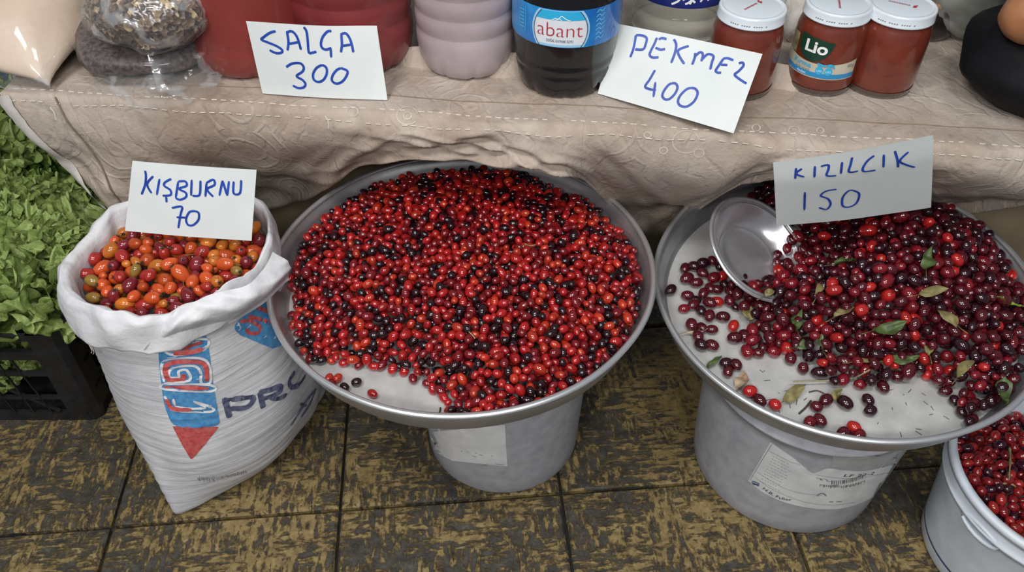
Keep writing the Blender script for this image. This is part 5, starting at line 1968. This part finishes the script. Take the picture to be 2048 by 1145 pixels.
def side_tail(u, v_):
    a = R_(-70 + 100 * u)
    r = 0.100 + 0.022 * v_ + 0.006 * nz(u * 8, v_ * 5)
    return Vector((-0.008 + r * math.cos(a) * 0.98, 0.075 + r * math.sin(a), 0.06 - 0.054 * v_ + 0.008 * nz(u * 10, v_ * 4, 5)))
film_sheet('film_side', gb, side_tail, 26, 12)

nb = thing('nut_bag', 'clear plastic bag of coarse brown crushed nuts on top of the spice bag', 'bag', atz(288, 122, TZ + 0.070))
nbc = nb.location.copy()
nb.scale = (KT, KT, KT)
def nut_fn(d):
    sx, sy, s_z = 0.082, 0.075, 0.050
    p = Vector((d.x * sx, d.y * sy, d.z * s_z)) * (1 + 0.12 * nz(d.x * 2.2 + 9, d.y * 2.2, d.z * 2) + 0.05 * nz(d.x * 9, d.y * 9, d.z * 9))
    return p + Vector((0.0, 0.075, 0.040))
m = mat('crushed_nuts_in_film', (0.2, 0.14, 0.1), 0.45, coat=0.3)
t = NT(m)
v = t.coords('Object')
vo = t.n('ShaderNodeTexVoronoi', Scale=150.0)
t.l(v, vo.inputs['Vector'])
sp = t.n('ShaderNodeSeparateColor')
t.l(vo.outputs['Color'], sp.inputs[0])
t.color(t.ramp(sp.outputs[0], [(0.1, (0.055, 0.035, 0.028)), (0.4, (0.15, 0.10, 0.07)), (0.7, (0.26, 0.18, 0.11)), (0.95, (0.48, 0.36, 0.20))], 'CONSTANT'))
t.bump(vo.outputs['Distance'], 0.7, 0.006)
obj('crushed_nuts', *blob(nut_fn, 56, 32), m, nb)
# crumbs standing proud under the film
mb = MB()
rg = random.Random(15)
for k in range(420):
    th0, ph0 = math.acos(rg.uniform(-0.75, 0.95)), rg.uniform(PI * 0.95, PI * 2.05)
    d = Vector((math.sin(th0) * math.cos(ph0), math.sin(th0) * math.sin(ph0), math.cos(th0)))
    p = nut_fn(d)
    s = rg.uniform(0.0025, 0.0052)
    V = [p + Vector((rg.uniform(-1, 1), rg.uniform(-1, 1), rg.uniform(-1, 1))) * s for _ in range(4)]
    mb.add(V, [(0, 1, 2), (0, 3, 1), (1, 3, 2), (0, 2, 3)])
tag(mb.build('nut_crumbs', m, nb), None, None, None, 'stuff')
nfs = lambda d: (nut_fn(d) - Vector((0.0, 0.075, 0.040))) * 1.07 + Vector((0.0, 0.075, 0.040)) + Vector((0, -0.012, -0.006)) * max(0, -d.y - 0.6) * max(0, 0.4 - abs(d.x)) * 5
obj('film', *blob(nfs, 44, 26), M['film'], nb)
# crumpled film between the bags
fl = thing('crumpled_film', 'crumpled clear plastic film between flour bag and spice bag', 'film', atz(140, 120, TZ + 0.004))
fl.scale = (KT, KT, KT)
def cr_fn(u, v_):
    return Vector((-0.030 + 0.075 * u + 0.010 * nz(v_ * 6, u * 5, 1), -0.035 + 0.13 * v_, 0.02 + 0.05 * math.sin(u * PI) * (0.4 + 0.6 * v_) + 0.022 * nz(u * 7, v_ * 9, 3)))
film_sheet('film', fl, cr_fn, 26, 34)

# ------------------------------------------------------------------ things at the right end of the table
def dark_jar(label, px, py, r, H, lidm):
    p = atz(px, py, TZ)
    j = thing('dark_jar', label, 'jar', (p.x, p.y, TZ + 0.003))
    j.scale = (KT, KT, KT)
    obj('jar_body', *lathe([(0.0005, 0.002), (r * .9, 0.0), (r, 0.01), (r, H * .8), (r * .9, H * .88), (r * .9, H * .94)], 56), mat('dark_content_glass', (0.02, 0.016, 0.015), 0.15, coat=0.8), j)
    obj('lid', *lathe([(r * .98, H * .88), (r * .98, H * .985), (r * .92, H), (r * .85, H * 0.99), (0.0005, H * 0.99)], 56), lidm, j)


dark_jar('low dark jar with an orange brown lid behind the unlabelled jar', 1842, 62, 0.044, 0.058, noisy('orange_brown_lid', (0.30, 0.13, 0.06), (0.40, 0.19, 0.09), 20, 0.4))
dark_jar('dark jar with a black lid between two white lidded jars', 1722, 70, 0.040, 0.075, mat('black_lid', (0.02, 0.02, 0.022), 0.35))
# white rag behind the labelled jar
rgp = atz(1588, 85, TZ)
o = obj('white_rag', *blob(bag_shape(0.026, 0.040, 0.035, 12, 0.45)), noisy('white_rag', (0.50, 0.46, 0.42), (0.66, 0.62, 0.58), 20, 0.8, bump=0.6, bscale=30, bdist=0.01))
o.location = (rgp.x, rgp.y + 0.03, TZ + 0.034)
o.scale = (KT, KT, KT)
tag(o, 'small crumpled white rag behind the labelled jar', 'rag')
# translucent bag of grey green contents
pb_ = thing('herb_bag', 'translucent plastic bag of grey green contents behind the jars', 'bag', atz(1940, 82, TZ + 0.004))
pb_.scale = (KT, KT, KT)
bs = bag_shape(0.095, 0.085, 0.085, 21, 0.14)
obj('contents', *blob(lambda d: bs(d) * 0.94 + Vector((0, 0.05, 0.066))), noisy('grey_green_herbs', (0.13, 0.135, 0.11), (0.30, 0.31, 0.28), 16, 0.6), pb_)
obj('film', *blob(lambda d: bs(d) + Vector((0, 0.05, 0.068))), M['film'], pb_)
# black bag with orange fruit in film on top, at the right frame edge
bp = atz(2092, 240, TZ)
kb = thing('black_bag', 'black plastic bag standing at the right frame edge', 'bag', (bp.x, bp.y + 0.06, TZ + 0.004))
kb.scale = (KT, KT, KT)
def black_fn(d):
    r = 1 + 0.10 * nz(d.x * 2 + 3, d.y * 2, d.z * 2)
    p = Vector((d.x * 0.105 * r, d.y * 0.105 * r, d.z * 0.064 * r + 0.054))
    p.z = max(p.z, 0.001)
    return p
obj('bag_body', *blob(black_fn, 48, 28), noisy('black_film', (0.003, 0.003, 0.004), (0.007, 0.007, 0.010), 12, 0.7, spec=0.2, bump=0.4, bscale=20, bdist=0.006), kb)
m_or = noisy('orange_brown_skin', (0.30, 0.11, 0.045), (0.42, 0.20, 0.09), 12, 0.5, coat=0.2)
for i, (dx0, dy0, dz0, s, lab) in enumerate(((-0.064, -0.030, 0.126, 0.036, 'nearer orange brown round produce on the black bag'), (-0.036, 0.050, 0.150, 0.042, 'orange brown round produce behind the nearer one on the black bag'))):
    c = Vector((kb.location.x + dx0 * KT, kb.location.y + dy0 * KT, kb.location.z + (dz0 - s) * KT))
    g = obj('round_produce', *blob(lambda d: Vector((d.x, d.y, d.z * 0.86)) * s * (1 + 0.05 * nz(d.x * 2 + i, d.y * 2, d.z * 2)) + Vector((0, 0, s)), 40, 18), m_or)
    g.location = c
    g.scale = (KT, KT, KT)
    tag(g, lab, 'produce', 'orange brown produce at the right frame edge')
